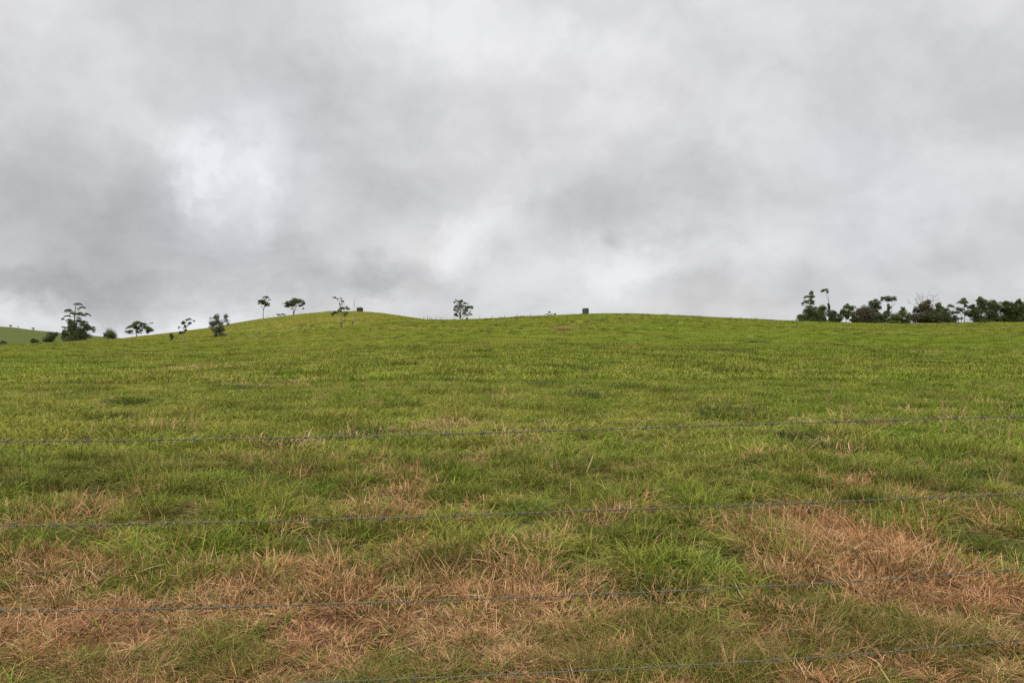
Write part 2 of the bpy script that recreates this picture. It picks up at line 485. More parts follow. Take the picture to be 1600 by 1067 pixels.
def scatter(name, label, cat, meshes, X, Y, scl, zscl, tilt, tcol, mat, sink=0.0):
    """one stuff object: its points carry tufts through geometry nodes"""
    n = len(X)
    me = bpy.data.meshes.new(name)
    me.vertices.add(n)
    P = np.stack([X, Y, height(X, Y) - sink], -1).astype(np.float32)
    me.vertices.foreach_set('co', P.ravel())
    rot = np.stack([(rng.random(n) - .5) * 2 * tilt, (rng.random(n) - .5) * 2 * tilt, rng.random(n) * 6.283], -1).astype(np.float32)
    S = np.stack([scl, scl, zscl], -1).astype(np.float32)
    me.attributes.new('rot', 'FLOAT_VECTOR', 'POINT').data.foreach_set('vector', rot.ravel())
    me.attributes.new('scl', 'FLOAT_VECTOR', 'POINT').data.foreach_set('vector', S.ravel())
    me.attributes.new('pick', 'INT', 'POINT').data.foreach_set('value', rng.integers(0, len(meshes), n).astype(np.int32))
    c4 = np.concatenate([tcol, np.ones((n, 1))], 1).astype(np.float32)
    me.attributes.new('tcol', 'FLOAT_COLOR', 'POINT').data.foreach_set('color', c4.ravel())
    me.update()
    o = link(name, me, mat)
    tag(o, label, cat, kind='stuff')
    g = bpy.data.node_groups.new(name + ' scatter', 'GeometryNodeTree')
    g.interface.new_socket('Geometry', in_out='INPUT', socket_type='NodeSocketGeometry')
    g.interface.new_socket('Geometry', in_out='OUTPUT', socket_type='NodeSocketGeometry')
    ns, ls = g.nodes, g.links
    gi = ns.new('NodeGroupInput'); go = ns.new('NodeGroupOutput')
    jn = ns.new('GeometryNodeJoinGeometry')
    for m_ in meshes[::-1]:
        src = bpy.data.objects.new(m_.name, m_)          # a source only, never linked to the scene
        oi = ns.new('GeometryNodeObjectInfo'); oi.inputs['Object'].default_value = src
        gt = ns.new('GeometryNodeGeometryToInstance')
        ls.new(oi.outputs['Geometry'], gt.inputs[0]); ls.new(gt.outputs[0], jn.inputs[0])
    ip = ns.new('GeometryNodeInstanceOnPoints'); ip.inputs['Pick Instance'].default_value = True
    def na(nm, ty):
        a = ns.new('GeometryNodeInputNamedAttribute'); a.data_type = ty; a.inputs['Name'].default_value = nm
        return a.outputs['Attribute']
    ls.new(gi.outputs[0], ip.inputs['Points']); ls.new(jn.outputs[0], ip.inputs['Instance'])
    ls.new(na('pick', 'INT'), ip.inputs['Instance Index'])
    ls.new(na('rot', 'FLOAT_VECTOR'), ip.inputs['Rotation']); ls.new(na('scl', 'FLOAT_VECTOR'), ip.inputs['Scale'])
    ls.new(ip.outputs[0], go.inputs[0])
    md = o.modifiers.new('scatter', 'NODES'); md.node_group = g
    return o


def wedge(y0, y1, dens, umax=.74, margin=1.2):
    """random ground points between two distances"""
    ymean = np.linspace(y0, y1, 200)
    w = umax * ymean + margin
    area = np.trapezoid(2 * w, ymean) if hasattr(np, 'trapezoid') else np.trapz(2 * w, ymean)
    n = int(area * dens)
    c = np.cumsum(w); c = np.concatenate([[0], c / c[-1]])
    Y = np.interp(rng.random(n), c, np.concatenate([[y0], ymean]))
    X = (rng.random(n) * 2 - 1) * (umax * Y + margin)
    return X, Y


def make_grass():
    rs = np.random.default_rng(11)
    mg = blade_material('green blades', (.36, .26, .10), .28, (.84, .36))
    mx_ = blade_material('far green blades', (.36, .27, .12), .5, (.25, .86))
    md_ = blade_material('dry blades', (.50, .31, .165), .12, (.45, .95))
    mm = blade_material('fine turf blades', (.25, .175, .070), .25, (.7, .6))
    green = [tuft_mesh('grass_tuft', [blades(28, .060, (.08, .24), (.0035, .0085), (.05, 1.0), (.4, 2.1), 5, .07, twist=1.0, rs=rs),
                                      blades(14, .09, (.04, .13), (.003, .006), (.3, 1.3), (.1, 1.0), 3, .22, rs=rs)], mg) for _ in range(7)]
    greenM = [tuft_mesh('grass_tuft', [blades(36, .17, (.08, .24), (.006, .012), (.15, 1.25), (.4, 1.8), 4, .06, twist=1.2, rs=rs)], mg) for _ in range(6)]
    greenF = [tuft_mesh('grass_tuft', [blades(32, .42, (.10, .28), (.018, .04), (.2, 1.15), (.2, 1.0), 2, .05, rs=rs)], mg) for _ in range(6)]
    greenX = [tuft_mesh('grass_tuft', [blades(34, 1.0, (.14, .34), (.05, .11), (.4, 1.3), (.1, .7), 2, .04, rs=rs)], mx_) for _ in range(6)]
    dry = [tuft_mesh('dry_tuft', [blades(24, .08, (.08, .25), (.0028, .0065), (.15, 1.25), (.3, 2.3), 6, .3, twist=1.2, rs=rs),
                                  blades(28, .13, (.06, .19), (.0024, .0060), (.8, 1.6), (-1.2, 1.4), 6, .3, twist=1.2, lie=.07, rs=rs)], md_) for _ in range(8)]
    dryM = [tuft_mesh('dry_tuft', [blades(34, .18, (.12, .34), (.006, .012), (.1, 1.3), (.1, 1.4), 3, .35, rs=rs)], md_) for _ in range(5)]
    turf = [tuft_mesh('turf_tuft', [blades(60, .10, (.03, .11), (.0016, .0034), (.1, 1.2), (.0, 1.6), 3, .2, rs=rs),
                                    blades(14, .12, (.05, .15), (.0016, .003), (.6, 1.5), (-.2, .9), 4, .6, lie=.05, rs=rs)], mm) for _ in range(7)]

    # --- close: 2 to 10 m
    X, Y = wedge(1.8, 10, 210, 1.0)
    d, mt, lu = cover(X, Y)
    tone = np.clip(field_tone(X, Y) * .6 + .55 * (vnoise(X, Y, .35, 71, 2) - .35), 0, 1)
    r = rng.random(len(X))
    hgt = sstep(3.4, 5.6, Y) * .72 + .24
    td, t1, t2, t3 = tussocks(X, Y, .46, 72)
    hum = (.40 + .85 * t1) * (1.35 - 1.05 * td ** 1.4)
    isdry = r < np.clip(d * 1.05, 0, .86)
    hole = sstep(.69, .78, vnoise(X, Y, .26, 84, 2)) * np.clip(d * 1.4 - .35, 0, 1)
    isdry &= rng.random(len(X)) > hole * .85
    ismat = (~isdry) & (hole < .5) & (rng.random(len(X)) < mt * 1.15)
    isg = ~(isdry | ismat) & (hole < .5) & (rng.random(len(X)) > .55 * sstep(.6, 1, td))
    # green
    k = isg
    s = (.75 + .5 * rng.random(k.sum())) * (1 + .12 * lu[k])
    zs = s * hum[k] * hgt[k]
    c = lerp3(FRESH, OLIVE, np.clip(tone[k] + .20 + .06 * lu[k] + .8 * (t2[k] - .5), 0, 1)) * (.62 + .62 * t3[k])[:, None]
    gap = sstep(.62, 1, td[k])[:, None] * (.25 + .5 * t1[k])[:, None]
    c = c + (np.array((.15, .105, .045)) - c) * gap
    c = c * (.75 + .45 * rng.random((k.sum(), 1)))
    c[:, 0] *= 1 - .22 * rng.random(k.sum()) * (rng.random(k.sum()) < .4)
    c = c + (np.array((.20, .13, .05)) - c) * (np.clip(d[k] * .8, 0, .6) * rng.random(k.sum()))[:, None]
    scatter('meadow_grass', 'long green pasture grass growing close behind the barbed wire', 'grass', green, X[k], Y[k], s, np.maximum(zs, .25), .22, c, mg)
    # dry
    k = isdry
    n = k.sum()
    s = (.7 + .5 * rng.random(n)) * (.62 + .42 * sstep(3.6, 5.4, Y[k]))
    zs = s * (.45 + .75 * rng.random(n)) * (.55 + .6 * hum[k]) * np.clip(hgt[k] + .28, 0, 1)
    pink = vnoise(X[k], Y[k], .8, 73, 2)
    c = lerp3((.280, .162, .066), (.275, .124, .053), np.clip((pink - .3) / .4, 0, 1)) * (.45 + .75 * rng.random((n, 1)) ** 1.3)
    scatter('dry_grass', 'matted dead tan and reddish grass in patches along the fence line', 'dry grass', dry, X[k], Y[k], s, zs, .35, c, md_)
    # upright sprays of dead stems
    spray = [tuft_mesh('dry_spray', [blades(26, .06, (.16, .40), (.002, .0048), (.05, .75), (.0, 1.1), 6, .3, rs=rs),
                                     blades(8, .05, (.10, .22), (.004, .008), (.2, .9), (.5, 1.8), 5, .3, rs=rs)], md_) for _ in range(6)]
    X2, Y2 = wedge(3.2, 11, 9)
    d2, _, _ = cover(X2, Y2)
    k = rng.random(len(X2)) < np.clip((d2 - .15) * .9, 0.02, .6) * np.where(Y2 < 4.4, .35, 1)
    n = k.sum(); s = .55 + .55 * rng.random(n) * sstep(3.5, 5.5, Y2[k])
    c = lerp3((.32, .205, .095), (.29, .150, .075), rng.random(n)) * (.6 + .6 * rng.random((n, 1)))
    scatter('dry_stems', 'upright sprays of dead tan stems rising from the near dry patches', 'dry stems', spray, X2[k], Y2[k], s, s * (.8 + .4 * rng.random(n)), .3, c, md_)
    # fine mown turf
    X, Y = wedge(1.8, 6.0, 420, 1.0)
    d, mt, lu = cover(X, Y)
    k = rng.random(len(X)) < mt * 1.2 + .20 * (Y < 4.6) * np.clip(1 - d, 0, 1)
    n = k.sum()
    c = lerp3((.080, .112, .011), (.150, .115, .024), rng.random(n)) * (.7 + .5 * vnoise(X[k], Y[k], .3, 74, 2))[:, None]
    s = .8 + .5 * rng.random(n)
    scatter('short_turf', 'low fine dull green turf beneath the lowest wire', 'turf', turf, X[k], Y[k], s, s * (.7 + .5 * rng.random(n)), .2, c, mm)

    # --- middle: 10 to 27 m, 27 to 75 m, then out to the far hill
    for (y0, y1, dens, src, nm, lab, zk) in [(10, 27, 55, greenM, 'meadow_grass', 'mid green pasture grass beyond the close grass', 1.0),
                                             (27, 75, 17, greenF, 'meadow_grass', 'green pasture grass rising across the middle of the field', .9)]:
        X, Y = wedge(y0, y1, dens, .98, 2)
        d, mt, lu = cover(X, Y)
        tone = np.clip(field_tone(X, Y) + .5 * (vnoise(X, Y, 1.2, 75, 2) - .5), 0, 1)
        td, t1, t2, t3 = tussocks(X, Y, .95 if y0 < 20 else 2.1, 76)
        hum = (.15 + t1) * (1.3 - 1.1 * td ** 1.3)
        tone = np.clip(tone * .8 + .6 * (t2 - .5) + .25 * sstep(.6, 1, td), 0, 1)
        hum2 = np.where(t3 > .86, .9 - .3 * td, .3)
        n = len(X)
        isd = rng.random(n) < d * .55
        s = .75 + .6 * rng.random(n)
        dark = sstep(.62, .78, hum2)
        zs = s * (.36 + .62 * hum + .35 * dark) * zk
        c = lerp3(FRESH, OLIVE, tone) * (.88 + .12 * rng.random((n, 1)) + .22 * t2[:, None]) * (1.08 if y0 < 20 else 1.14)
        c = c * (1 - .24 * dark)[:, None]
        k = ~isd
        scatter(nm, lab, 'grass', src, X[k], Y[k], s[k], zs[k], .15, c[k], mg)
        cd = lerp3((.28, .20, .09), (.30, .17, .085), rng.random(isd.sum())) * (.6 + .6 * rng.random((isd.sum(), 1)))
        scatter('dry_grass', 'thin dead grass stalks scattered ' + ('among the near green grass' if y0 < 20 else 'over the middle field'), 'dry grass', dryM, X[isd], Y[isd],
                s[isd] * (1 if y0 < 20 else 1.8), zs[isd] * .8, .25, cd, md_)
    X, Y = wedge(75, 470, 2.6, .84, 5)
    red = red_soil(X, Y)
    k = red < .4
    X, Y = X[k], Y[k]
    tone = np.clip(field_tone(X, Y) + .45 * (vnoise(X, Y, 3.5, 78, 2) - .5), 0, 1)
    spots = sstep(.70, .80, vnoise(X, Y, 1.6, 79, 1)) * (rng.random(len(X)) < .7)
    n = len(X)
    s = (.7 + .5 * rng.random(n)) * .75
    c = lerp3(FRESH, OLIVE, tone) * (.92 + .12 * rng.random((n, 1))) * (1 - .5 * spots)[:, None]
    zs = s * (.40 + .3 * vnoise(X, Y, 6, 80, 2) + .6 * spots)
    scatter('meadow_grass', 'short grazed grass over the far ridge and hill', 'grass', greenX, X, Y, s * (1 - .35 * spots), zs, .1, c, mg)

    # --- dark rank clumps that stand out one by one in the field, and seed stalks
    spots = [(1065, 548, 1.0), (1135, 549.5, 1.6), (1115, 550, .8), (915, 621, .9), (920, 580, .5), (975, 608, .5), (948, 571, .5), (1145, 645, .7), (1130, 655, .6),
             (105, 621, .5), (112, 601, .6), (205, 630, .6), (390, 610, .9), (180, 655, .6), (1235, 685, .5), (1290, 705, .5), (565, 678, .6), (1270, 586, .9),
             (1310, 540, 1.0), (650, 545, .8), (700, 596, .7), (1440, 560, 1.0), (1590, 640, .5), (850, 602, .6), (440, 700, .4), (30, 765, .4), (270, 575, .7), (1180, 535, 1)]
    px, py, pr = [np.array(a) for a in zip(*spots)]
    Yc = np.array([slope_Y(a, b, 6, 140) for a, b in zip(px, py)]); Xc = (px - CX) / F * Yc
    X, Y, S = [], [], []
    for x, y, r_ in zip(Xc, Yc, pr):
        n = int(16 + 40 * r_)
        rad = r_ * .45 * (y / 30) ** .35
        X.append(x + rng.normal(0, rad, n)); Y.append(y + rng.normal(0, rad * 1.2, n)); S.append(np.full(n, .8 + .25 * r_) * (1 + .006 * y))
    X, Y, S = [np.concatenate(a) for a in (X, Y, S)]
    xs, ys = wedge(30, 330, .055, .70, 2)
    keep = rng.random(len(xs)) < sstep(.35, .7, vnoise(xs, ys, 25, 83, 2)) * np.clip(ys / 90, .25, 1)
    xs, ys = xs[keep], ys[keep]
    for _ in range(3):
        X = np.concatenate([X, xs + rng.normal(0, .22, len(xs))]); Y = np.concatenate([Y, ys + rng.normal(0, .3, len(xs))]); S = np.concatenate([S, rng.uniform(.8, 2.0, len(xs)) * (1 + ys / 260)])
    n = len(X)
    c = np.array((.050, .082, .017)) * (.7 + .6 * rng.random((n, 1)))
    scatter('rank_grass', 'darker rank clumps of grass dotted over the pasture', 'grass', greenM, X, Y, S, S * (.8 + .4 * rng.random(n)), .15, c, mg)
    stalk = [tuft_mesh('seed_stalk', [blades(5, .06, (.32, .55), (.0018, .003), (.0, .35), (.0, .5), 5, .9, rs=rs),
                                      blades(3, .04, (.22, .34), (.003, .006), (.1, .6), (.3, 1.3), 5, .8, rs=rs)], md_) for _ in range(5)]
    X, Y = wedge(4.2, 24, 2.4)
    k = rng.random(len(X)) < sstep(.45, .7, vnoise(X, Y, 1.4, 81, 2))
    n = k.sum(); s = .7 + .6 * rng.random(n)
    c = lerp3((.24, .17, .07), (.17, .10, .05), rng.random(n))
    scatter('seed_stalks', 'thin tan seed stalks standing above the pasture grass', 'seed stalks', stalk, X[k], Y[k], s, s, .25, c, md_)


# ------------------------------------------------------------------ trees
def leaves_of(clumps, Y, size, depth=1.0, seed=0, dens=1.0):
    """small folded leaf faces spread through the clumps (pixel coordinates at distance Y -> metres about the tree's base point)"""
    rs = np.random.default_rng(seed)
    m = Y / F
    C, B = [], []
    for cl in clumps:
        cx, cy, rx, ry = cl[:4]; d = cl[4] if len(cl) > 4 else 1.0
        rx, ry = rx * 1.08, ry * 1.22
        RX, RY = rx * m, ry * m
        RD = RX * depth * .85
        n = int(max(10, dens * d * 22 * math.pi * rx * ry * (m / .25) ** 2 * (.16 / size ** 2) * .30))
        # sub-clumps give an uneven outline with gaps
        ns_ = max(2, int(3 + rx * ry * .22))
        sd = rs.normal(size=(ns_, 3)); sd /= np.linalg.norm(sd, axis=1)[:, None]
        sc = sd * (rs.random((ns_, 1)) ** .45) * .88
        which = rs.integers(0, ns_, n)
        p = rs.normal(size=(n, 3)); p /= np.linalg.norm(p, axis=1)[:, None]
        p *= rs.random((n, 1)) ** .4
        sr = (.30 + .40 * rs.random(ns_))
        q = sc[which] + p * sr[which][:, None] * np.array([1.1, 1.1, 1.0])
        ang = 0
        zc = EYE + Y * (CY - cy) / F
        dome = RY * np.clip(rx / (2.2 * ry) - .5, 0, 1.3) * (.45 - 1.1 * (q[:, 0] ** 2 + q[:, 1] ** 2))
        P = np.stack([(cx - CX) * m + q[:, 0] * RX, Y + q[:, 1] * RD, zc + q[:, 2] * RY + dome], -1)
        C.append(P)
        B.append(np.clip(.5 + .28 * rs.normal(size=ns_)[which] + .2 * rs.normal(size=n), 0, 1))
    C = np.concatenate(C); B = np.concatenate(B); n = len(C)
    a = rs.normal(size=(n, 3)); a[:, 2] *= .5; a /= np.linalg.norm(a, axis=1)[:, None]
    b = rs.normal(size=(n, 3)); b -= (b * a).sum(1)[:, None] * a; b /= np.linalg.norm(b, axis=1)[:, None]
    s = size * (.6 + .8 * rs.random((n, 1)))
    v = np.stack([C - a * s * .6, C + b * s * .32, C + a * s * .6, C - b * s * .32], 1).reshape(-1, 3)
    q = np.arange(n * 4).reshape(-1, 4)
    return v, q, np.repeat(B, 4)


def tree(name, label, cat, xp, Y, trunks, clumps, leaf='dark', bark=M_BARK, tw=1.0, size=.25, group=None, seed=1, limbs=True, depth=1.0, dens=1.0):
    """trunks: polylines in photo pixels from the base up; clumps: (x, y, rx, ry[, density])"""
    if name in ('broadleaf_tree', 'ivy_tree') and group and abs(xp - 1324) > 3:
        clumps = clumps + [(xp + o, float(np.interp(xp + o, [1250, 1320, 1420, 1500, 1600], [499, 501, 502.6, 502, 500])), 8, 3.6) for o in (-5, 5)]
    rs = np.random.default_rng(seed + 100)
    m = Y / F
    bx, bz = on_ground(xp, Y)
    root = empty(name, (bx, Y, bz - .02))
    tag(root, label, cat, group)
    org = np.array([bx, Y, bz - .02])
    mb = MB()
    def P(x, y, dy=0.0): return np.array([(x - CX) * m, Y + dy, EYE + Y * (CY - y) / F]) - org
    ends = []
    for ti, tr in enumerate(trunks):
        pts = [P(*p) for p in tr]
        if ti == 0 or abs(tr[0][1] - trunks[0][0][1]) < 6:
            gx = (tr[0][0] - CX) * m
            pts[0] = np.array([gx, Y, float(height(gx, Y)) - .25]) - org
        pts = np.array(pts)
        tt = np.linspace(0, 1, len(pts)); t2 = np.linspace(0, 1, max(6, len(pts) * 3))
        q = np.stack([np.interp(t2, tt, pts[:, k]) for k in range(3)], -1)
        q[1:-1] += rs.normal(0, .10, (len(q) - 2, 3))
        r0 = tw * m * (1.0 if ti == 0 else .75)
        rad = r0 * (1 - .72 * t2); rad[0] *= 1.35
        mb.tube(q, rad, 7)
        ends.append(q)
    nodes = np.concatenate([e[2:] for e in ends])
    if limbs:
        for cl in clumps:
            cx, cy, rx, ry = cl[:4]
            for rep in range(1 + (rx > 4.5)):
                tgt = P(cx + rs.uniform(-.5, .5) * rx, cy + .15 * ry, rs.uniform(-.5, .5) * rx * m * depth)
                dd = np.linalg.norm(nodes - tgt, axis=1) + 1.8 * np.maximum(0, nodes[:, 2] - tgt[2] + .4)
                st = nodes[np.argmin(dd)]
                mid = st * .5 + tgt * .5 + np.array([0, 0, -.12 * np.linalg.norm(tgt - st)]) + rs.normal(0, .08, 3)
                L = np.linalg.norm(tgt - st)
                t2 = np.linspace(0, 1, 5)[:, None]
                q = (1 - t2) ** 2 * st + 2 * t2 * (1 - t2) * mid + t2 ** 2 * tgt
                ra = min(.30 * tw * m, .05 + .018 * L)
                mb.tube(q, ra * (1 - .7 * t2[:, 0]), 5)
    mb.build('trunk', bark, root)
    if clumps:
        v, q, b = leaves_of(clumps, Y, size, depth, seed, dens)
        me = mesh_np('crown', v - org, [q], {'bvar': b}, False)
        link('crown', me, LEAF[leaf], root)
    return root


def bush(label, clumps, Y, leaf='dark', seed=1, name='bush', cat='bush', group=None, size=.25, dens=1.15):
    if group: clumps = [(c[0], c[1] - .4, c[2] * 1.15, c[3] * 1.12) + tuple(c[4:]) for c in clumps] + [(c[0], float(np.interp(c[0], [1250, 1320, 1420, 1500, 1600], [499, 501, 502.6, 502, 500])), c[2] * 1.3, 3.4) for c in clumps if c[2] > 3.5]
    xs = np.array([c[0] for c in clumps]); xp = float(xs.mean())
    top = min(c[1] for c in clumps)
    X, Z = on_ground(xp, Y)
    by = CY - F * (Z - EYE) / Y
    trunks = [[(xp + o * .5, by), (xp + o, .5 * by + .5 * top)] for o in (-1.2, .2, 1.3)]
    return tree(name, label, cat, xp, Y, trunks, clumps, leaf, M_BARK, .45, size, group, seed, False, 1.0, dens)


def make_trees():
    YH = 428.0
    # ---- left side
    tree('tiered_tree', 'tall dark tree with flat layered branch tiers above a dense base, at far left', 'tree', 116, YH, [[(116, 534), (115.8, 515), (116.5, 495), (117.5, 482), (119, 475)]],
         [(121.5, 474.6, 6, 1.2), (129, 480, 6.2, 1.6), (123, 483.4, 2.5, .8), (106.7, 484.7, 6.5, 1.6), (113, 489, 6, 1.3), (123.6, 491, 6.5, 2.4), (135, 490.7, 6.5, 1.7),
          (105.3, 493.8, 4.2, 1.4), (98, 498, 3.2, 1.3), (122.5, 498, 4, 1.2), (108.8, 500, 4.5, 1.4), (123.6, 502, 5, 1.8), (130.6, 502.6, 5, 1.6), (111.6, 504.4, 7, 3.4),
          (131, 506.5, 7, 3), (113.7, 510, 7, 5), (136, 511, 8, 3.2), (143, 513, 6.5, 2.4), (99.7, 511, 4.5, 1.3, .7), (101, 520, 4.5, 4.5), (113.7, 517, 9, 6), (126.4, 520.5, 10, 7),
          (115, 528, 14, 6), (133, 527, 8, 5), (104, 527, 6, 6), (146, 518, 3, 1.2, .5)], 'dark', M_BARK, 1.25, .40, None, 3, depth=1.0, dens=1.25)
    bush('round dark bush just left of the tall tiered tree', [(78, 527.5, 8.5, 7), (84.5, 523, 5, 4), (70.5, 532, 4, 3)], YH, 'dark', 4)
    bush('low dark bush, second left of the tall tiered tree', [(55, 532.6, 7, 4.2), (52, 534, 4, 2.5)], YH, 'dark', 5)
    bush('brownish scrubby bush at the left edge of the picture', [(3, 536, 8, 3), (-4, 537, 6, 3)], YH - 20, 'brown', 6)
    bush('rounded bush with a loose pale left side, right of the tiered tree', [(175.5, 522, 8.5, 7), (166, 523.7, 4, 4.5, .5), (167.5, 514, .8, .8, .6)], YH, 'dark', 7)
    tree('spreading_tree', 'low spreading umbrella tree on the skyline left of the hill slope', 'tree', 213, YH + 1, [[(213, 528), (213.5, 520), (215, 513)]],
         [(216, 505, 8, 2.8), (206.4, 509.9, 7, 3), (226, 510, 8, 3.5), (201.5, 518, 5.5, 2.6), (214.5, 519.6, 5, 2.4, .5), (232.4, 516.4, 6, 4.4), (237.5, 504.5, 3, .7), (211, 513, 6, 2.6), (222, 516, 4, 2.5, .5)],
         'dark', M_BARK, .8, .38, None, 8)
    tree('sapling', 'small round topped sapling alone on the lower hill slope', 'tree', 267.6, slope_Y(267.6, 532, 200), [[(267.6, 532), (267.5, 527)]],
         [(267.6, 524.6, 3.6, 3.4), (268, 528, 2.6, 2.6)], 'olive', M_BARK, .4, .34, None, 9)
    tree('sparse_tree', 'thin sparse tree with pale trunk and one low dark leaf clump', 'tree', 286.5, slope_Y(286.5, 535, 200), [[(286, 535), (286.6, 520), (288, 511), (291.5, 501)], [(287.5, 513), (283, 511), (279, 509)]],
         [(294, 499, 3.6, 1.8), (286, 505, 3.6, 3), (302, 501.4, 2.5, .9), (297, 505, 2.8, 2.2), (290, 510, 3.5, 2.6, .45), (279, 511.5, 2, 1.8, .4), (284.7, 520.4, 3.8, 3.2, 1.1), (290.5, 516.6, 2.6, 1.8)],
         'grey', M_BARK_PALE, .75, .32, None, 10)
    tree('twin_tree', 'bushy grey green tree with two stems on the hill slope', 'tree', 340, slope_Y(340, 526, 200), [[(336.5, 526), (337, 515), (338, 503)], [(343, 526), (344, 512), (350, 498)]],
         [(338, 495, 6, 4), (352, 493.6, 4, 3.4), (332.6, 505, 5.5, 4.5), (341, 505, 7, 5.5), (354, 502, 4.2, 4.5, .5), (339, 516, 7, 5.5), (331, 511.5, 4.5, 3.5, .5), (346, 515, 5, 5, .8),
          (336, 524.3, 6, 1.8), (349, 523, 5.5, 2.2, .8), (328.6, 497, 2, 1.6, .5), (356, 507, 2.5, 2, .5)], 'grey', M_BARK, 1.0, .25, None, 11, dens=.62)
    tree('slender_tree', 'slender tall trunked tree with a small rounded crown on the hill skyline', 'tree', 411.5, crest_Y(411.5) - 1, [[(411.6, 498), (411.4, 486), (411.2, 483)], [(411.4, 485), (408.5, 477), (406, 473)], [(411.4, 485), (414, 477), (415.5, 466)]],
         [(415.2, 464.4, 5, 1.6), (407.4, 470.8, 4.6, 2.8), (412, 472.4, 5.5, 3), (418, 474.7, 4.6, 3), (422, 468.6, 2.4, .8), (417.5, 478, 3.6, 1.2), (416, 467.4, 3.2, .8), (404, 474.5, 1.8, 1.2)], 'dark', M_BARK, .62, .36, None, 12)
    tree('umbrella_tree', 'broad domed umbrella tree on the hill skyline right of the cattle', 'tree', 458.4, crest_Y(458.4) - 1, [[(458.4, 491.5), (458.4, 484), (457.5, 477)], [(458.4, 486), (462, 480), (465, 475)]],
         [(459.7, 468.3, 7.5, 2.2), (454, 471.9, 7, 3.2), (467, 471.3, 7, 3.2), (473.7, 474.2, 3.6, 2.6), (445.6, 473.6, 3.4, .9), (446.7, 479, 3.8, 1.6), (451, 476.4, 4.6, 2.4), (458.5, 475, 6, 3),
          (470.4, 477.5, 4, 2.2), (474, 482, 2.2, 1.2), (454.6, 482.5, 2.2, .8, .6), (449, 474, 3.5, 2)], 'dark', M_BARK, .85, .36, None, 13)
    tree('ragged_tree', 'ragged pale trunked tree with scattered foliage in front of the hill top', 'tree', 532.5, slope_Y(532.5, 514.5, 200), [[(532.6, 514.5), (533, 504), (532.6, 494), (531.5, 480), (530.5, 474), (527, 467.5)], [(531.5, 481), (535, 474), (533, 467)]],
         [(523, 465.1, 3.2, 1.0), (533, 465.8, 2.4, .9), (528, 467, 2, .6), (532.3, 469.3, 2.4, .9), (535.4, 471, 2.2, 1.4), (530.4, 473.8, 1.5, .8), (533.7, 474.4, 1, .6), (531, 476.6, 1.2, .8),
          (537.6, 475, .8, .4), (535, 481.4, 4.6, 2), (540.5, 479.2, 2.4, 1.0), (544, 482.5, 4.2, 2), (531.5, 485.6, 5, 1.3), (523.6, 488.7, 4.6, 1.7), (518.5, 491.5, 2.6, 1.6), (542, 489.3, 3.2, 1.2), (538, 491.5, 5, 2.4, .25), (533, 507, 1.8, 5, .35)],
         'olive', M_BARK_PALE, .85, .25, None, 14)
    tree('dead_tree', 'thin bare dead tree with a forked top beside the dark hilltop tank', 'tree', 552, slope_Y(552, 509.5, 200), [[(552, 509.5), (552.3, 500), (553.3, 478), (552, 465.5)], [(553.2, 479), (554.5, 471), (556.5, 462.5)], [(552.4, 501), (550, 497)]],
         [(551.8, 505, 1.2, 3, .6)], 'brown', M_BARK_PALE, .42, .26, None, 15, limbs=False)
    Yc = crest_Y(719) + 1
    tree('gum_tree', 'open crowned tree with see-through foliage alone on the ridge fence line', 'tree', 719, Yc, [[(718.7, 500), (719, 492), (719, 487), (717, 478), (713, 470)], [(719, 490), (720.5, 482), (722, 473)], [(719, 496), (725, 494.5), (731, 491), (735.5, 488)], [(719.2, 490), (724, 484), (730, 479)]],
         [(712.5, 469, 1.5, 1.1, .8), (716.7, 469.8, 2.5, .9), (722, 470.6, 4, 2), (726.3, 474, 4, 1.3), (731, 474.7, 2, .7), (725.6, 478.7, 4.4, .9), (734, 479.8, 4.6, 2.1), (738, 481, 2.2, 1.7),
          (712, 479, 3.8, 1.1), (710, 480.8, 2, 1, .5), (730.4, 486, 3, .9), (725, 488.7, 2.5, 1.8, .45), (735.5, 490.4, 3.2, 1.8, .7), (713, 492.2, 4.6, 2), (718.7, 492, 2, 3.6, .6), (711, 471.8, 2, 2, .3),
          (718.7, 473.5, 3, 2, .35), (710.5, 484, 2, 2, .3), (728.3, 482.5, 3, 1.4, .4), (719, 478, 7, 6, .22), (728, 483, 7, 5.5, .22), (714, 486, 4.5, 5, .22), (727, 491, 6, 3, .2)], 'grey', M_BARK, .7, .20, None, 16, dens=1.15)
    bush('small pointed shrub at the foot of the open crowned ridge tree', [(729.6, 498, 1.8, 1.4), (729.5, 496.4, .9, 1.2)], crest_Y(729) + 1, 'dark', 17, 'shrub', 'shrub', size=.24)
    tree('small_tree', 'tiny round topped tree peeping over the ridge left of the green tank', 'tree', 858.6, crest_Y(858) + 3, [[(858.6, 492), (858.6, 489)]], [(858.8, 488.4, 2.5, 1.2), (855.2, 490.8, 2.4, .7), (862.5, 490.9, 2.6, .6)], 'grey', M_BARK, .35, .24, None, 18)
    bush('tiny low shrub on the ridge between small tree and green tank', [(867.5, 490.2, 2.1, 1.0)], crest_Y(867) + 2, 'grey', 19, 'shrub', 'shrub', size=.24)
    YF = 797.0
    bush('tiny dark shrub highest on the far left hill skyline', [(16.5, 508.9, 2.4, .9)], YF, 'dark', 20, 'shrub', 'shrub', size=.5)
    bush('tiny shrub halfway down the far left hill skyline', [(52, 512.6, 1.9, 1.3)], YF, 'dark', 21, 'shrub', 'shrub', size=.45)
    bush('faint tiny shrub between the two others on the far left skyline', [(28.5, 509.6, 1.2, .7)], YF, 'brown', 22, 'shrub', 'shrub', size=.4)

    # ---- the wood along the right of the ridge: every tree and bush on its own
    R = lambda x, d=6.0: crest_Y(x) + d
    G = 'trees and bushes along the right of the ridge'
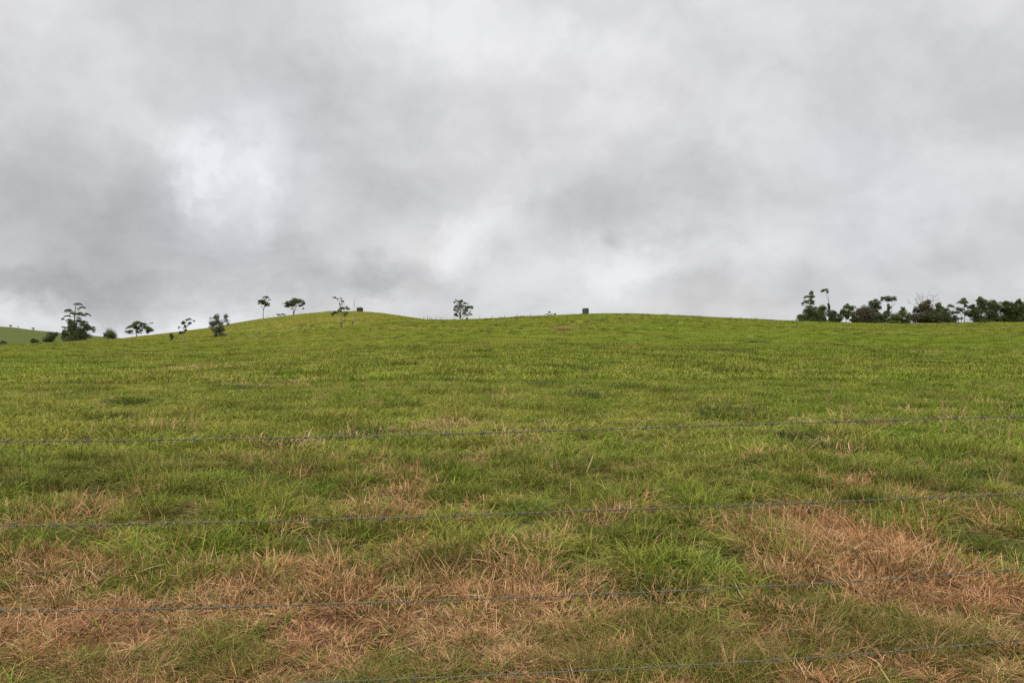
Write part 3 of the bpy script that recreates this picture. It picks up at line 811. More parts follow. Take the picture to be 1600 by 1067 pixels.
    tree('conifer', 'dark conifer with ragged tiers at the left end of the right wood', 'tree', 1266, R(1266, 9), [[(1266, 502), (1266.4, 480), (1267, 466), (1267.5, 456.5)]],
         [(1267.5, 459, 3, 3), (1260, 463.8, 4.6, 1.7), (1268.8, 464, 3.6, 2.6), (1258.8, 472.5, 5.4, 2.4), (1270, 472.5, 4.4, 3.2), (1255, 476.2, 3, .8, .7), (1263.8, 480, 5.5, 2.8), (1272, 482, 4.6, 2.6), (1265, 468, 3.5, 2)], 'dark', M_BARK, .8, .32, G, 30)
    tree('mop_tree', 'very tall bare trunked tree with small mop of leaves on top', 'tree', 1295, R(1295, 12), [[(1295.2, 502), (1295, 485), (1294.5, 473), (1292.5, 465), (1289.5, 457)], [(1294.6, 474), (1294.8, 466), (1293.8, 457)]],
         [(1289.4, 454.2, 5, 2.6), (1286.5, 455.5, 2.4, 1.8), (1293, 456.5, 2, 1.8), (1294.4, 477.5, 2.1, 4.4), (1295, 484, 2.4, 4)], 'dark', M_BARK_PALE, .55, .30, G, 31, limbs=False)
    bush('rounded bush forming the left tip of the right wood', [(1252.5, 497, 5.6, 5), (1258, 495, 4, 6)], R(1253, 4), 'dark', 32, group=G)
    bush('dark bush below the ragged conifer', [(1266, 493, 9, 9), (1262, 487, 5, 4)], R(1265, 5), 'dark', 33, group=G)
    bush('green bush between the conifer and the mop topped tree', [(1284, 483.5, 5.5, 4), (1283, 493, 9, 8), (1278, 489, 4, 4)], R(1283, 5), 'olive', 34, group=G)
    bush('low bush just right of the mop topped trunk', [(1301, 494, 7, 7), (1303, 488.5, 3, 2.5), (1310, 497, 4.5, 5)], R(1302, 5), 'dark', 35, group=G)
    tree('broadleaf_tree', 'leafy olive tree with bare legs between two gaps in the wood', 'tree', 1324, R(1324, 4), [[(1321.5, 504), (1322, 497), (1323, 490)], [(1326.6, 504), (1326.3, 497), (1326, 489)]],
         [(1325, 476.3, 3.4, 3.4), (1321, 480, 5.4, 3.4), (1329, 481, 6, 3.4), (1319, 487.5, 6, 4), (1325, 488.8, 7.6, 4.6), (1321.5, 495, 4.4, 4), (1326, 494, 4, 3), (1332, 484, 3, 1.7), (1314.5, 489, 2.5, 3)], 'olive', M_BARK_PALE, .6, .32, G, 36)
    bush('narrow bush filling the gap right of the olive tree', [(1333.5, 496, 3.6, 5.5), (1338, 498, 3, 5)], R(1335, 4), 'olive', 37, group=G)
    bush('wide dull dark bush with a dead spike on its left', [(1351, 485.5, 7, 4.6), (1345, 490, 8.4, 6), (1354, 494, 11, 8.5)], R(1350, 5), 'brown', 38, group=G)
    tree('dead_spike', 'thin dead leafless stem poking above the dull bush', 'tree', 1342.5, R(1342, 8), [[(1342.5, 504), (1342.6, 490), (1342.6, 476.8)]], [], 'brown', M_BARK, .4, .3, G, 39, limbs=False)
    tree('round_tree', 'pale grey green round crowned tree left of the flat topped tree', 'tree', 1367.5, R(1367, 10), [[(1368, 504), (1368, 490), (1367, 480)]],
         [(1367.5, 471.2, 7, 3.8), (1362.5, 474, 5, 3.6), (1372.5, 479, 5.4, 4.6), (1365, 480, 7, 4.6), (1358.8, 477.5, 2.6, 1.8), (1369, 486, 6, 4)], 'grey', M_BARK, .7, .32, G, 40)
    bush('low dark bush under the pale round tree', [(1370, 497, 8, 6.5), (1376, 494, 4, 5)], R(1370, 4), 'dark', 41, group=G)
    tree('flat_topped_tree', 'flat topped tree with pale forked trunks and bare underside', 'tree', 1393, R(1392, 8), [[(1393.8, 504), (1393.6, 492), (1392.8, 480), (1394, 470)], [(1393, 482), (1388.5, 475), (1384, 468)], [(1393, 480), (1398, 474), (1398, 468)]],
         [(1381, 466.3, 4.6, 3), (1387.5, 465.6, 5.6, 2.4), (1395, 467.3, 5.2, 3.2), (1389, 468.8, 5, 1.4), (1377.5, 469, 1.6, 1.6)], 'grey', M_BARK_PALE, .62, .30, G, 42)
    tree('ivy_tree', 'dark ivy covered column of leaves under the flat topped tree', 'tree', 1387, R(1387, 5), [[(1387, 504), (1387.5, 490), (1388, 479)]],
         [(1388.5, 480.5, 4, 4.2), (1386, 489, 5, 6), (1383, 494.5, 6, 7)], 'dark', M_BARK, .6, .32, G, 43)
    bush('low green bush at the foot of the flat topped trunk', [(1399, 497.5, 6, 5.5), (1393, 500, 4, 3.5)], R(1399, 3), 'olive', 44, group=G)
    tree('broadleaf_tree', 'small tree with a narrow peaked top left of the bare tree', 'tree', 1410, R(1410, 5), [[(1410, 504), (1410.5, 492), (1411, 483)]],
         [(1411, 482.3, 3.6, 3.6), (1411, 489, 6.5, 5.4), (1406, 496, 8, 7), (1418, 496.5, 6, 7)], 'olive', M_BARK, .6, .32, G, 45)
    # bare tree
    Yb = R(1437, 12); m = Yb / F
    bx, bz = on_ground(1440, Yb)
    root = empty('bare_tree', (bx, Yb, bz - .02)); tag(root, 'leafless grey tree with a fan of fine twigs in the right wood', 'tree', G)
    rs = np.random.default_rng(46); mb = MB(); org = np.array([bx, Yb, bz - .02])
    def P(x, y, dy=0): return np.array([(x - CX) * m, Yb + dy, EYE + Yb * (CY - y) / F]) - org
    base = P(1442, 488)
    mb.tube([np.array([0, 0, -.2]), (base * .5), base], [.3, .26, .2], 7)
    tips = [(1436, 456), (1428.7, 463), (1422.5, 471), (1450, 460), (1460, 463.7), (1469, 473), (1443.7, 460), (1432, 459), (1455, 463), (1464, 467), (1425, 467), (1440, 462)]
    for (tx, ty) in tips:
        tip = P(tx, ty, rs.uniform(-2, 2))
        mid = base * .55 + tip * .45 + np.array([0, 0, .5]) + rs.normal(0, .25, 3)
        t2 = np.linspace(0, 1, 7)[:, None]
        q = (1 - t2) ** 2 * base + 2 * t2 * (1 - t2) * mid + t2 ** 2 * tip
        q[1:-1] += rs.normal(0, .1, (5, 3))
        mb.tube(q, .10 * (1 - .75 * t2[:, 0]), 5)
        for k in range(8):
            a = q[rs.integers(2, 7)]
            b = a + np.array([rs.normal(0, .9), rs.normal(0, .8), rs.uniform(.1, 1.1)])
            mb.tube([a, a * .5 + b * .5 + rs.normal(0, .08, 3), b], [.045, .035, .02], 4)
            c = b + np.array([rs.normal(0, .4), rs.normal(0, .4), rs.uniform(0, .6)])
            mb.tube([a * .4 + b * .6, c], [.03, .018], 4)
    mb.build('trunk', plain('grey twig bark', (.22, .20, .19), (.34, .31, .30), .9, 3), root)
    tree('broadleaf_tree', 'brown tinged dense tree in front of the leafless tree', 'tree', 1445, R(1445, 4), [[(1445, 504), (1446, 490), (1448, 478)]],
         [(1448.5, 476.3, 8.4, 5.4), (1441, 481, 5, 5), (1432.5, 485.5, 5.4, 4.4), (1450, 487.5, 12, 7), (1437.5, 495, 11, 8.6), (1428, 496, 5, 7)], 'brown', M_BARK, .8, .34, G, 47, dens=1.25)
    tree('broadleaf_tree', 'very dark dense tree with a green tip right of the leafless tree', 'tree', 1463, R(1463, 3), [[(1463, 504), (1463, 490), (1464, 480)]],
         [(1465, 476.8, 4.6, 5), (1468.7, 485, 7.4, 6), (1460, 490, 9, 6), (1458, 496.5, 13, 8)], 'dark', M_BARK, .8, .34, G, 48, dens=1.3)
    bush('low dark bush sloping down to the gap before the open tree', [(1477.5, 495, 7.4, 7.4), (1486, 500, 5, 4)], R(1478, 3), 'dark', 49, group=G)
    tree('open_tree', 'open layered tree with sky showing through under its crown', 'tree', 1506, R(1506, 3), [[(1507, 505), (1507, 492), (1507, 480), (1506, 470)], [(1498, 505), (1496, 494), (1493, 484), (1488, 480)], [(1502, 505), (1502, 494), (1500, 485)]],
         [(1506, 467.6, 4.6, 2.6), (1503.5, 472.5, 7, 2.8), (1510, 472.5, 4.6, 2.6), (1486, 479, 6.4, 2.2), (1477.5, 482.5, 4, 1.6), (1482.5, 485.4, 5, 1.7, .5), (1499, 482.5, 5.4, 2.8), (1492.5, 488.8, 5.4, 2.5),
          (1504, 485, 4, 2.6, .5), (1500, 497, 4, 2.6, .5), (1491, 497.5, 4.4, 3.6), (1510, 490, 4, 3, .5), (1509, 478, 4, 2)], 'olive', M_BARK, .62, .30, G, 50)
    tree('broadleaf_tree', 'tallest dense dark tree right of the open tree', 'tree', 1533, R(1533, 4), [[(1533, 504), (1533.5, 490), (1534, 476)]],
         [(1535, 469.2, 7.4, 4), (1530, 471.5, 5, 4), (1521, 478.8, 6.6, 3.6), (1515, 480.2, 4, 2.4), (1537, 480, 11, 6.4), (1525, 488.8, 12, 6.6), (1513, 491, 5.6, 4.6), (1531, 497.5, 12, 5)], 'dark', M_BARK, .9, .34, G, 51, dens=1.2)
    tree('broadleaf_tree', 'round shouldered dark tree joining the tallest tree on its right', 'tree', 1551, R(1551, 3), [[(1551, 504), (1551, 490), (1551, 478)]],
         [(1550.5, 474, 6, 4.6), (1553, 482, 8, 6), (1547.5, 487, 10, 7), (1553, 496, 10, 7)], 'dark', M_BARK, .8, .34, G, 52, dens=1.2)
    tree('pale_tree', 'thin pale tree with flat wispy layers showing between dark crowns', 'tree', 1563, R(1563, 11), [[(1563, 504), (1563, 488), (1562.5, 475)]],
         [(1562.5, 473.6, 5, 1.1), (1560.5, 477, 4.4, .9), (1564, 480.5, 4, 1)], 'grey', M_BARK_PALE, .5, .28, G, 53)
    tree('broadleaf_tree', 'dense olive tree second from the right edge', 'tree', 1575, R(1575, 3), [[(1575, 504), (1575, 490), (1576, 478)]],
         [(1575, 476.2, 7.6, 4.2), (1583, 475.5, 6, 4.4), (1570, 482.5, 7.4, 5.4), (1580, 486.5, 11, 8), (1574, 496.5, 11, 7.4)], 'fresh', M_BARK, .8, .34, G, 54, dens=1.2)
    tree('broadleaf_tree', 'dark spiky topped tree at the right edge of the picture', 'tree', 1596, R(1596, 4), [[(1596, 504), (1595, 488), (1593, 474)]],
         [(1592.5, 471.8, 3.4, 4.4), (1599, 477.5, 5.6, 5.4), (1595, 488, 10, 9), (1593, 497, 12, 7.5), (1609, 484, 8, 9), (1610, 496, 9, 8)], 'dark', M_BARK, .9, .34, G, 55, dens=1.2)


# ------------------------------------------------------------------ tanks, cattle, fences
def make_tank(name, label, xl, xr, ytop, ybot, Y, mat, roofmat, cone, ribs):
    m = Y / F; r = (xr - xl) / 2 * m; xc = (xl + xr) / 2
    X, Z = on_ground(xc, Y)
    top = EYE + Y * (CY - ytop) / F
    H = top - Z
    root = empty(name, (X, Y, Z - .1)); tag(root, label, 'water tank')
    prof = [(0, 0), (r, 0)]
    n = 40
    for k in range(n + 1):
        prof.append((r + (.025 if ribs else .008) * math.sin(k / n * ribs * 2 * math.pi) if ribs else r, .02 + (H + .08) * k / n))
    prof.append((r * .985, H + .13))
    mb = MB(); mb.lathe(prof, 48); mb.build('tank_wall', mat, root)
    mb = MB(); mb.lathe([(r * 1.015, H + .10), (r * 1.02, H + .15), (r * .55, H + .14 + cone * .55), (.25, H + .14 + cone), (.0001, H + .14 + cone)], 48); mb.build('roof', roofmat, root)
    mb = MB(); mb.lathe([(.28, 0), (.30, .02), (.30, .09), (.26, .12), (.0001, .12)], 24, (r * .35, -r * .3, H + .14 + cone * .62)); mb.build('hatch', roofmat, root)
    mb = MB(); mb.tube([(r * .6, -r * .8, .25), (r * .6, -r * .8 - .25, .25), (r * .6, -r * .8 - .3, .05)], .04, 8); mb.build('outlet_pipe', M_POST, root)
    return root


def make_cow(label, xp, Y, scale, face, head_down):
    """dark cow: one skinned body with horns and tail tuft; faces +x (face=1) or -x"""
    X, Z = on_ground(xp, Y)
    root = empty('cow', (X, Y, Z - .02)); tag(root, label, 'cow', 'cattle on the hill skyline')
    f = face
    J = {}
    V, E, Rd = [], [], []
    def j(n, p, r, par=None):
        J[n] = len(V); V.append((p[0] * f * scale, p[1] * scale, p[2] * scale)); Rd.append((r[0] * scale, r[1] * scale))
        if par: E.append((J[par], J[n]))
    j('hip', (-.55, 0, 1.08), (.27, .28)); j('belly', (-.1, 0, 1.02), (.33, .36), 'hip'); j('chest', (.42, 0, 1.05), (.30, .34), 'belly'); j('rump', (-.82, 0, 1.12), (.18, .2), 'hip')
    if head_down:
        j('neck', (.82, 0, .98), (.16, .2), 'chest'); j('poll', (1.05, 0, .72), (.12, .14), 'neck'); j('face', (1.16, 0, .48), (.10, .11), 'poll'); j('muzzle', (1.22, 0, .30), (.075, .08), 'face')
    else:
        j('neck', (.80, 0, 1.26), (.16, .2), 'chest'); j('poll', (1.03, 0, 1.48), (.12, .14), 'neck'); j('face', (1.25, 0, 1.40), (.10, .11), 'poll'); j('muzzle', (1.43, 0, 1.29), (.075, .08), 'face')
    for s in (-1, 1):
        j('ear%d' % s, (J and V[J['poll']][0] / (f * scale) - .03, s * .24, V[J['poll']][2] / scale + .04), (.05, .03), 'poll')
        j('sh%d' % s, (.45, s * .17, .82), (.13, .14), 'chest'); j('kn%d' % s, (.46 + .03 * s, s * .17, .44), (.068, .07), 'sh%d' % s); j('ho%d' % s, (.45 + .05 * s, s * .17, .06), (.06, .06), 'kn%d' % s)
        j('th%d' % s, (-.60, s * .18, .86), (.17, .18), 'hip'); j('st%d' % s, (-.50 - .03 * s, s * .18, .62), (.10, .11), 'th%d' % s); j('hk%d' % s, (-.68 - .04 * s, s * .18, .40), (.065, .07), 'st%d' % s); j('hf%d' % s, (-.63 - .05 * s, s * .18, .06), (.06, .06), 'hk%d' % s)
    j('tail', (-.98, 0, 1.02), (.04, .04), 'rump'); j('tail2', (-1.02, 0, .6), (.025, .025), 'tail')
    me = bpy.data.meshes.new('body'); me.from_pydata(V, E, []); me.update()
    o = link('body', me, M_COW, root)
    sk = o.modifiers.new('skin', 'SKIN')
    for i, r in enumerate(Rd): me.skin_vertices[0].data[i].radius = r
    me.skin_vertices[0].data[0].use_root = True
    o.modifiers.new('smooth', 'SUBSURF').levels = 2
    o.modifiers['smooth'].render_levels = 2
    px, pz = V[J['poll']][0], V[J['poll']][2]
    for s in (-1, 1):
        mb = MB(); mb.tube([(px, s * .07 * scale, pz + .08 * scale), (px, s * .2 * scale, pz + .14 * scale), (px + .03 * f, s * .24 * scale, pz + .24 * scale)], [.03, .022, .006], 6); mb.build('horn', M_HORN, root)
    mb = MB(); mb.tube([(-1.02 * f * scale, 0, .62 * scale), (-1.03 * f * scale, 0, .5 * scale), (-1.02 * f * scale, 0, .38 * scale)], [.03, .05, .01], 6); mb.build('tail_tuft', M_COW, root)
    return root


def ridge_fence(label, posts, dY, ends=None):
    """posts: (photo x, height in metres); wires run from top to top"""
    pts = []
    for xp, h in posts:
        Y = crest_Y(xp) + dY
        X, Z = on_ground(xp, Y); pts.append((X, Y, Z, h))
    X0, Y0, Z0, _ = pts[0]
    root = empty('post_and_wire_fence', (X0, Y0, Z0)); tag(root, label, 'fence')
    rs = np.random.default_rng(5)
    for X, Y, Z, h in pts:
        mb = MB(); lx = rs.normal(0, .05)
        mb.tube([(X - X0, Y - Y0, Z - Z0 - .3), (X - X0 + lx * .5, Y - Y0, Z - Z0 + h * .6), (X - X0 + lx, Y - Y0, Z - Z0 + h)], [.085, .08, .075], 8)
        mb.build('post', M_POST, root)
    for fr in (.9, .62, .34):
        mb = MB()
        mb.tube([(X - X0, Y - Y0 - .09, Z - Z0 + h * fr) for X, Y, Z, h in pts], .004, 4); mb.build('wire', M_WIRE, root)
    return root


def make_barbed_fence():
    ax, ay = -1.6, 2.44; bx, by = 1.862, 2.84
    d = np.array([bx - ax, by - ay]); d /= np.linalg.norm(d)
    c0 = np.array([0.131, 2.64])
    def at_px(x, y):
        u = (x - CX) / F                      # meet the view ray with the vertical fence plane
        s = (u * c0[1] - c0[0]) / (d[0] - u * d[1])
        Y = c0[1] + s * d[1]
        return s, EYE + Y * (CY - y) / F
    rows = [[(0, 689), (400, 683), (800, 675.3), (1200, 663), (1600, 651)],
            [(0, 819), (400, 814), (800, 802.3), (1200, 789.5), (1600, 769)],
            [(0, 953), (400, 946.5), (800, 937.3), (1200, 913.8), (1600, 887)],
            [(530, 1065), (800, 1055), (1200, 1028.5), (1600, 999)]]
    root = empty('barbed_wire_fence', (c0[0], c0[1], 0.0))
    tag(root, 'four strand barbed wire fence crossing the whole foreground grass', 'fence')
    S0, S1 = -3.9, 4.1
    rs = np.random.default_rng(9)
    barb = None
    names = ['topmost strand', 'second strand from the top', 'third strand from the top', 'lowest strand']
    for wi, row in enumerate(rows):
        sz = np.array([at_px(*p) for p in row])
        co = np.polyfit(sz[:, 0], sz[:, 1], 2)
        co[0] = np.clip(co[0], .000, .012)
        co[1:] = np.polyfit(sz[:, 0], sz[:, 1] - co[0] * sz[:, 0] ** 2, 1)
        s = np.arange(-8, 8, .006)
        z = np.polyval(co, np.clip(s, S0, S1)) + .004 * np.sin(s * 1.7 + wi)
        ph = s / .048 * 2 * np.pi
        rr = .0012
        nrm = np.array([-d[1], d[0]])
        mb = MB()
        for k in (0, np.pi):
            p = np.stack([s * d[0] + nrm[0] * rr * np.cos(ph + k), s * d[1] + nrm[1] * rr * np.cos(ph + k), z + rr * np.sin(ph + k)], -1)
            mb.tube(p, .0012, 5)
        w = mb.build('wire', M_WIRE, root)
        if barb is None:
            b = MB()
            t = np.linspace(0, 2 * 2 * np.pi, 26)
            b.tube(np.stack([np.linspace(-.005, .005, 26), .0042 * np.cos(t), .0042 * np.sin(t)], -1), .0013, 5)
            for (x_, a_) in [(-.006, .5), (-.002, 2.4), (.002, 3.9), (.006, 5.4)]:
                e = np.array([x_ * 1.6, math.cos(a_) * .016, math.sin(a_) * .016]); o_ = np.array([x_, math.cos(a_ - 1.2) * .0045, math.sin(a_ - 1.2) * .0045])
                b.tube([o_, o_ * .4 + e * .6, e], [.0013, .0012, .0004], 5)
            barb = mesh_np('barb', np.concatenate(b.v), [np.concatenate(b.q), np.concatenate(b.t)], None, True)
            barb.materials.append(M_WIRE)
        off = [.03, .055, .01, .04][wi]
        ss = np.arange(-1.75 + off, 2.0, .114)
        if wi == 3: ss = ss[ss > -.62]
        for q in ss:
            q = q + rs.normal(0, .003)
            o = bpy.data.objects.new('barb', barb); COL.objects.link(o); o.parent = w
            o.location = (q * d[0], q * d[1], float(np.polyval(co, q)) + .004 * math.sin(q * 1.7 + wi))
            o.rotation_euler = (rs.uniform(0, 6.28), 0, math.atan2(d[1], d[0]))
    for sp in (S0, S1):
        mb = MB()
        x_, y_ = sp * d[0] - .07 * d[1], sp * d[1] + .075 * d[0]
        mb.tube([(x_, y_, -.4), (x_, y_, .0), (x_ + .005, y_, .7), (x_ + .01, y_, 1.32), (x_ + .01, y_, 1.345)], [.07, .068, .066, .062, .045], 14)
        mb.build('post', M_POST, root)


# ------------------------------------------------------------------ sky and light
SUN_EL, SUN_AZ = math.radians(58), math.radians(215)      # behind the camera, a little to the left, veiled by cloud


def dir_px(x, y):
    v = Vector(((x - CX) / F, 1.0, (CY - y) / F)); v.normalize(); return v


def make_world():
    w = bpy.data.worlds.new('World'); scene.world = w; w.use_nodes = True
    nt = w.node_tree; ns, ls = nt.nodes, nt.links; ns.clear()
    out = ns.new('ShaderNodeOutputWorld'); bg = ns.new('ShaderNodeBackground'); bg.inputs['Strength'].default_value = .1
    ls.new(bg.outputs[0], out.inputs[0])
    sky = ns.new('ShaderNodeTexSky'); sky.sky_type = 'NISHITA'; sky.sun_disc = False
    sky.sun_elevation = SUN_EL; sky.sun_rotation = SUN_AZ; sky.air_density = 1.0; sky.dust_density = 2.0
    tc = ns.new('ShaderNodeTexCoord')
    D = tc.outputs['Generated']
    sep = ns.new('ShaderNodeSeparateXYZ'); ls.new(D, sep.inputs[0])

    def math_(op, a, b=None, c=None, clamp=False):
        n = ns.new('ShaderNodeMath'); n.operation = op; n.use_clamp = clamp
        for i, v in enumerate((a, b, c)):
            if v is None: continue
            if isinstance(v, (int, float)): n.inputs[i].default_value = v
            else: ls.new(v, n.inputs[i])
        return n.outputs[0]
    # the cloud deck seen in perspective: direction projected on a level sheet
    zc = math_('MAXIMUM', math_('ADD', sep.outputs['Z'], .30), .10)
    cb = ns.new('ShaderNodeCombineXYZ')
    ls.new(math_('DIVIDE', sep.outputs['X'], zc), cb.inputs[0]); ls.new(math_('DIVIDE', sep.outputs['Y'], zc), cb.inputs[1]); cb.inputs[2].default_value = 3.7

    def noise(vec, scale, detail, rough, dist=0.0):
        n = ns.new('ShaderNodeTexNoise'); n.inputs['Scale'].default_value = scale; n.inputs['Detail'].default_value = detail
        n.inputs['Roughness'].default_value = rough; n.inputs['Distortion'].default_value = dist
        ls.new(vec, n.inputs['Vector']); return n
    def rough(vec, scale, detail, ro, lo, hi, amp, dist=0.0):
        n = noise(vec, scale, detail, ro, dist)
        m = ns.new('ShaderNodeMapRange'); m.interpolation_type = 'SMOOTHSTEP'
        for k, v_ in (('From Min', lo), ('From Max', hi), ('To Min', -amp), ('To Max', amp)): m.inputs[k].default_value = v_
        ls.new(n.outputs['Fac'], m.inputs['Value']); return m.outputs[0]
    flat = ns.new('ShaderNodeMapping'); flat.inputs['Scale'].default_value = (1, 1, 1.1); ls.new(D, flat.inputs['Vector'])
    n1 = rough(cb.outputs[0], 2.2, 9, .56, .34, .68, .045, .2)
    n2 = rough(flat.outputs[0], 6.5, 9, .58, .34, .68, .030, .3)
    n3 = rough(flat.outputs[0], 19.0, 7, .6, .3, .7, .013, .4)
    # warped direction for the big soft masses
    def warp(base, scale, detail, amp):
        wn = noise(flat.outputs[0], scale, detail, .6)
        sb = ns.new('ShaderNodeVectorMath'); sb.operation = 'SUBTRACT'; ls.new(wn.outputs['Color'], sb.inputs[0]); sb.inputs[1].default_value = (.5, .5, .5)
        sc = ns.new('ShaderNodeVectorMath'); sc.operation = 'SCALE'; ls.new(sb.outputs[0], sc.inputs[0]); sc.inputs['Scale'].default_value = amp
        wd = ns.new('ShaderNodeVectorMath'); wd.operation = 'ADD'; ls.new(base, wd.inputs[0]); ls.new(sc.outputs[0], wd.inputs[1])
        return wd.outputs[0]
    def billow(vec, scale, detail, amp):
        n = noise(vec, scale, detail, .5)
        a = math_('ABSOLUTE', math_('SUBTRACT', n.outputs['Fac'], .5))
        m = ns.new('ShaderNodeMapRange'); m.inputs['From Max'].default_value = .17; m.inputs['To Min'].default_value = -amp; m.inputs['To Max'].default_value = amp
        ls.new(a, m.inputs['Value']); return m.outputs[0]
    wd_out = warp(warp(D, 5.0, 6, .11), 14.0, 9, .085)
    b1 = billow(wd_out, 5.5, 4, .030); b2 = billow(wd_out, 12.0, 5, .016)
    # masses: centre in the photograph, radii in degrees-like units, change of luminance
    L = [(110, 325, 260, 85, -.16), (40, 440, 300, 32, -.15), (330, 420, 220, 50, -.06), (570, 445, 150, 42, -.13), (350, 265, 110, 90, .04),
         (940, 330, 140, 50, -.06), (1040, 300, 190, 60, -.06), (640, 320, 130, 60, -.09), (715, 370, 55, 60, .15), (780, 330, 50, 50, .10), (480, 130, 270, 80, -.08), (30, 240, 120, 60, -.07),
         (690, 30, 160, 70, .12), (980, 60, 420, 110, .09), (850, 70, 60, 30, .05), (1250, 200, 330, 150, .05), (60, 488, 110, 22, .13), (250, 508, 130, 18, .17), (1000, 412, 130, 40, .19), (720, 380, 60, 50, .05), (800, 440, 120, 40, .06), (870, 475, 200, 30, .05),
         (1330, 430, 230, 45, -.02), (1560, 360, 160, 70, -.06), (1080, 440, 100, 30, -.05), (450, 385, 110, 45, -.06), (1500, 120, 200, 120, -.03), (480, 200, 130, 60, -.05), (60, 60, 200, 110, .0), (700, 445, 160, 40, -.05), (600, 480, 60, 20, .06)]
    GAP = [(275, 215, 50, 34, .09), (305, 245, 52, 42, .15), (325, 296, 42, 38, .14), (352, 342, 34, 40, .14), (390, 235, 60, 55, .06), (405, 315, 40, 60, .05)]
    gm = rough(wd_out, 13.0, 9, .56, .38, .62, .55, .3)      # torn edges of the thin bright gap
    acc = None
    for (x, y, rx, ry, s) in L + GAP:
        c = dir_px(x, y)
        mp = ns.new('ShaderNodeMapping'); mp.vector_type = 'POINT'
        sx, sz = F / (rx * 1.45), F / (ry * 1.45)
        mp.inputs['Scale'].default_value = (sx, sx * .8, sz); mp.inputs['Location'].default_value = (-c.x * sx, -c.y * sx * .8, -c.z * sz)
        ls.new(wd_out, mp.inputs['Vector'])
        g = ns.new('ShaderNodeTexGradient'); g.gradient_type = 'SPHERICAL'; ls.new(mp.outputs[0], g.inputs[0])
        mr = ns.new('ShaderNodeMapRange'); mr.interpolation_type = 'SMOOTHSTEP'; mr.inputs['To Max'].default_value = s; ls.new(g.outputs['Fac'], mr.inputs['Value'])
        term = math_('MULTIPLY', mr.outputs[0], math_('ADD', gm, 1.15)) if (x, y, rx, ry, s) in GAP else mr.outputs[0]
        acc = term if acc is None else math_('ADD', acc, term)
    v = math_('ADD', acc, .688)
    v = math_('ADD', v, math_('ADD', math_('ADD', b1, b2), math_('ADD', n1, math_('ADD', n2, n3))))
    v = math_('MINIMUM', math_('MAXIMUM', v, .30), .86)
    # cloud brightened above the view, added to light the ground
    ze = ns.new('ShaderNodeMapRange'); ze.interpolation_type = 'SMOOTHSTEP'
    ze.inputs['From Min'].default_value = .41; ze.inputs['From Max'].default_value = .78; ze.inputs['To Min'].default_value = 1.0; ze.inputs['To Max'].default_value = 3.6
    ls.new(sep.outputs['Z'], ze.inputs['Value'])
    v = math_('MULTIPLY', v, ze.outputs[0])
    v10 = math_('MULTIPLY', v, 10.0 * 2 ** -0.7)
    # cloud colour: neutral, the thin parts letting a little blue through
    tintn = noise(D, 2.6, 3, .5)
    tr = ns.new('ShaderNodeMapRange'); tr.inputs['From Min'].default_value = .38; tr.inputs['From Max'].default_value = .66; ls.new(tintn.outputs['Fac'], tr.inputs['Value'])
    tcx = ns.new('ShaderNodeMix'); tcx.data_type = 'RGBA'; tcx.inputs['A'].default_value = (1.0, .995, 1.0, 1); tcx.inputs['B'].default_value = (.972, .992, 1.03, 1); ls.new(tr.outputs[0], tcx.inputs['Factor'])
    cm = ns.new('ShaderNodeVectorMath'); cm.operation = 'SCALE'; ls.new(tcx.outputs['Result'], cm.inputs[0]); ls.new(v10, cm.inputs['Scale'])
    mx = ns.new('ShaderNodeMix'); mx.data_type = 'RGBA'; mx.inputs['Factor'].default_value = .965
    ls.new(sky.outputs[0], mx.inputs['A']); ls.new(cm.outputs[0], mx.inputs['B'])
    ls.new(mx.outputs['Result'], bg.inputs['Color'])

    s = bpy.data.lights.new('sun', 'SUN'); s.energy = 1.4; s.angle = math.radians(14); s.color = (1, .965, .90)
    o = bpy.data.objects.new('sun', s); COL.objects.link(o)
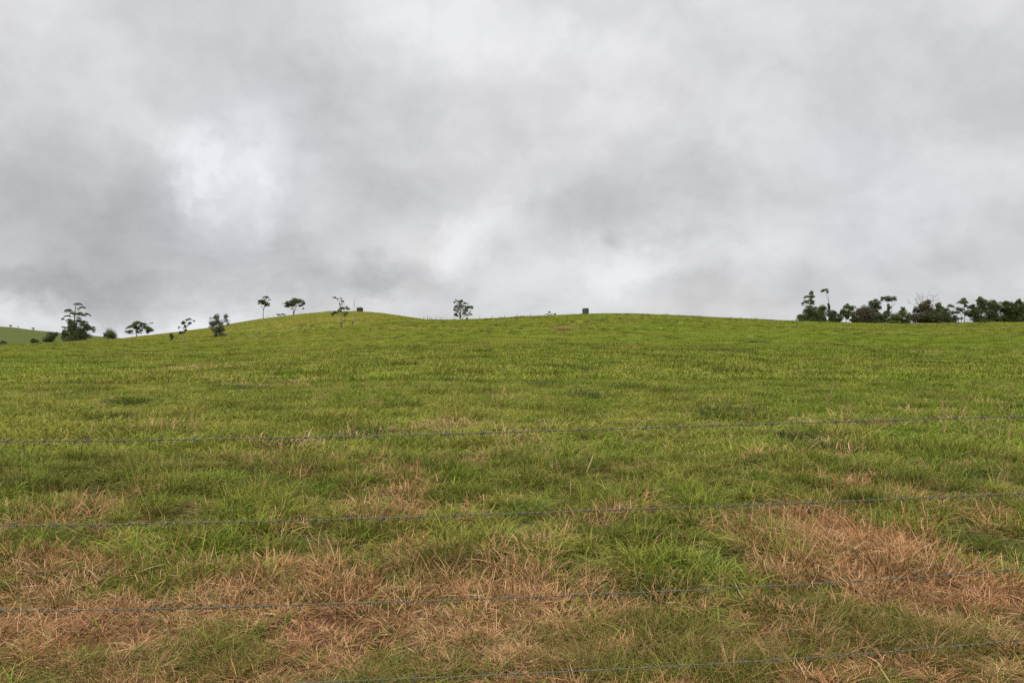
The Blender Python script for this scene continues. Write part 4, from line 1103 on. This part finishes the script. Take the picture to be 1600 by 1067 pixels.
    dv = Vector((math.sin(SUN_AZ) * math.cos(SUN_EL), math.cos(SUN_AZ) * math.cos(SUN_EL), math.sin(SUN_EL)))
    o.rotation_euler = dv.to_track_quat('Z', 'Y').to_euler(); o.location = (0, 0, 60)


# ------------------------------------------------------------------ build
make_world()
make_ground()
make_grass()
make_trees()
make_barbed_fence()
make_tank('water_tank', 'grey green round water tank standing on the middle of the ridge', 909.9, 920, 482.2, 489.6, crest_Y(915) + 2, M_TANK_GREEN, M_TANK_GREEN, .12, 14)
make_tank('water_tank', 'low dark round water tank on top of the left hill', 557.2, 567.2, 481.2, 485, crest_Y(562) + 1, M_TANK_DARK, M_TANK_ROOF, .38, 0)
make_cow('dark cow, left of the pair standing on the hill skyline', 435.6, crest_Y(436) - .5, 1.12, -1, False)
make_cow('dark cow, right of the pair, nearer the umbrella tree', 442.2, crest_Y(443) - .5, 1.12, 1, True)
ridge_fence('row of thin fence posts along the ridge around the open crowned tree', [(662.4, 1.2), (668.2, 1.25), (671.4, 1.15), (674.5, .9), (681.6, 1.15), (687.6, 1.0), (690.5, 1.1), (709.4, 1.1), (749.6, 1.5), (768.7, 1.2), (788.4, 1.1), (808.4, 1.2), (828.6, 1.1), (850.5, .8), (887.5, .7)], 1.0)
ridge_fence('short run of small fence posts on the hill beside the slender tree', [(407.6, .9), (417.5, 1.1), (427.3, 1.1)], 0.5)

cam = bpy.data.cameras.new('camera'); cam.sensor_width = 36; cam.lens = F / 1600 * 36; cam.clip_end = 6000; cam.clip_start = .05
co = bpy.data.objects.new('camera', cam); COL.objects.link(co)
co.location = (0, 0, EYE); co.rotation_euler = (math.radians(90), 0, 0)
scene.camera = co
vs = scene.view_settings
vs.view_transform = 'Standard'; vs.look = 'None'; vs.exposure = 0.7; vs.gamma = 1; vs.use_curve_mapping = False
scene.render.engine = 'CYCLES'
cy = scene.cycles
cy.max_bounces = 6; cy.diffuse_bounces = 3; cy.glossy_bounces = 2; cy.transmission_bounces = 3; cy.transparent_max_bounces = 4
cy.use_denoising = False
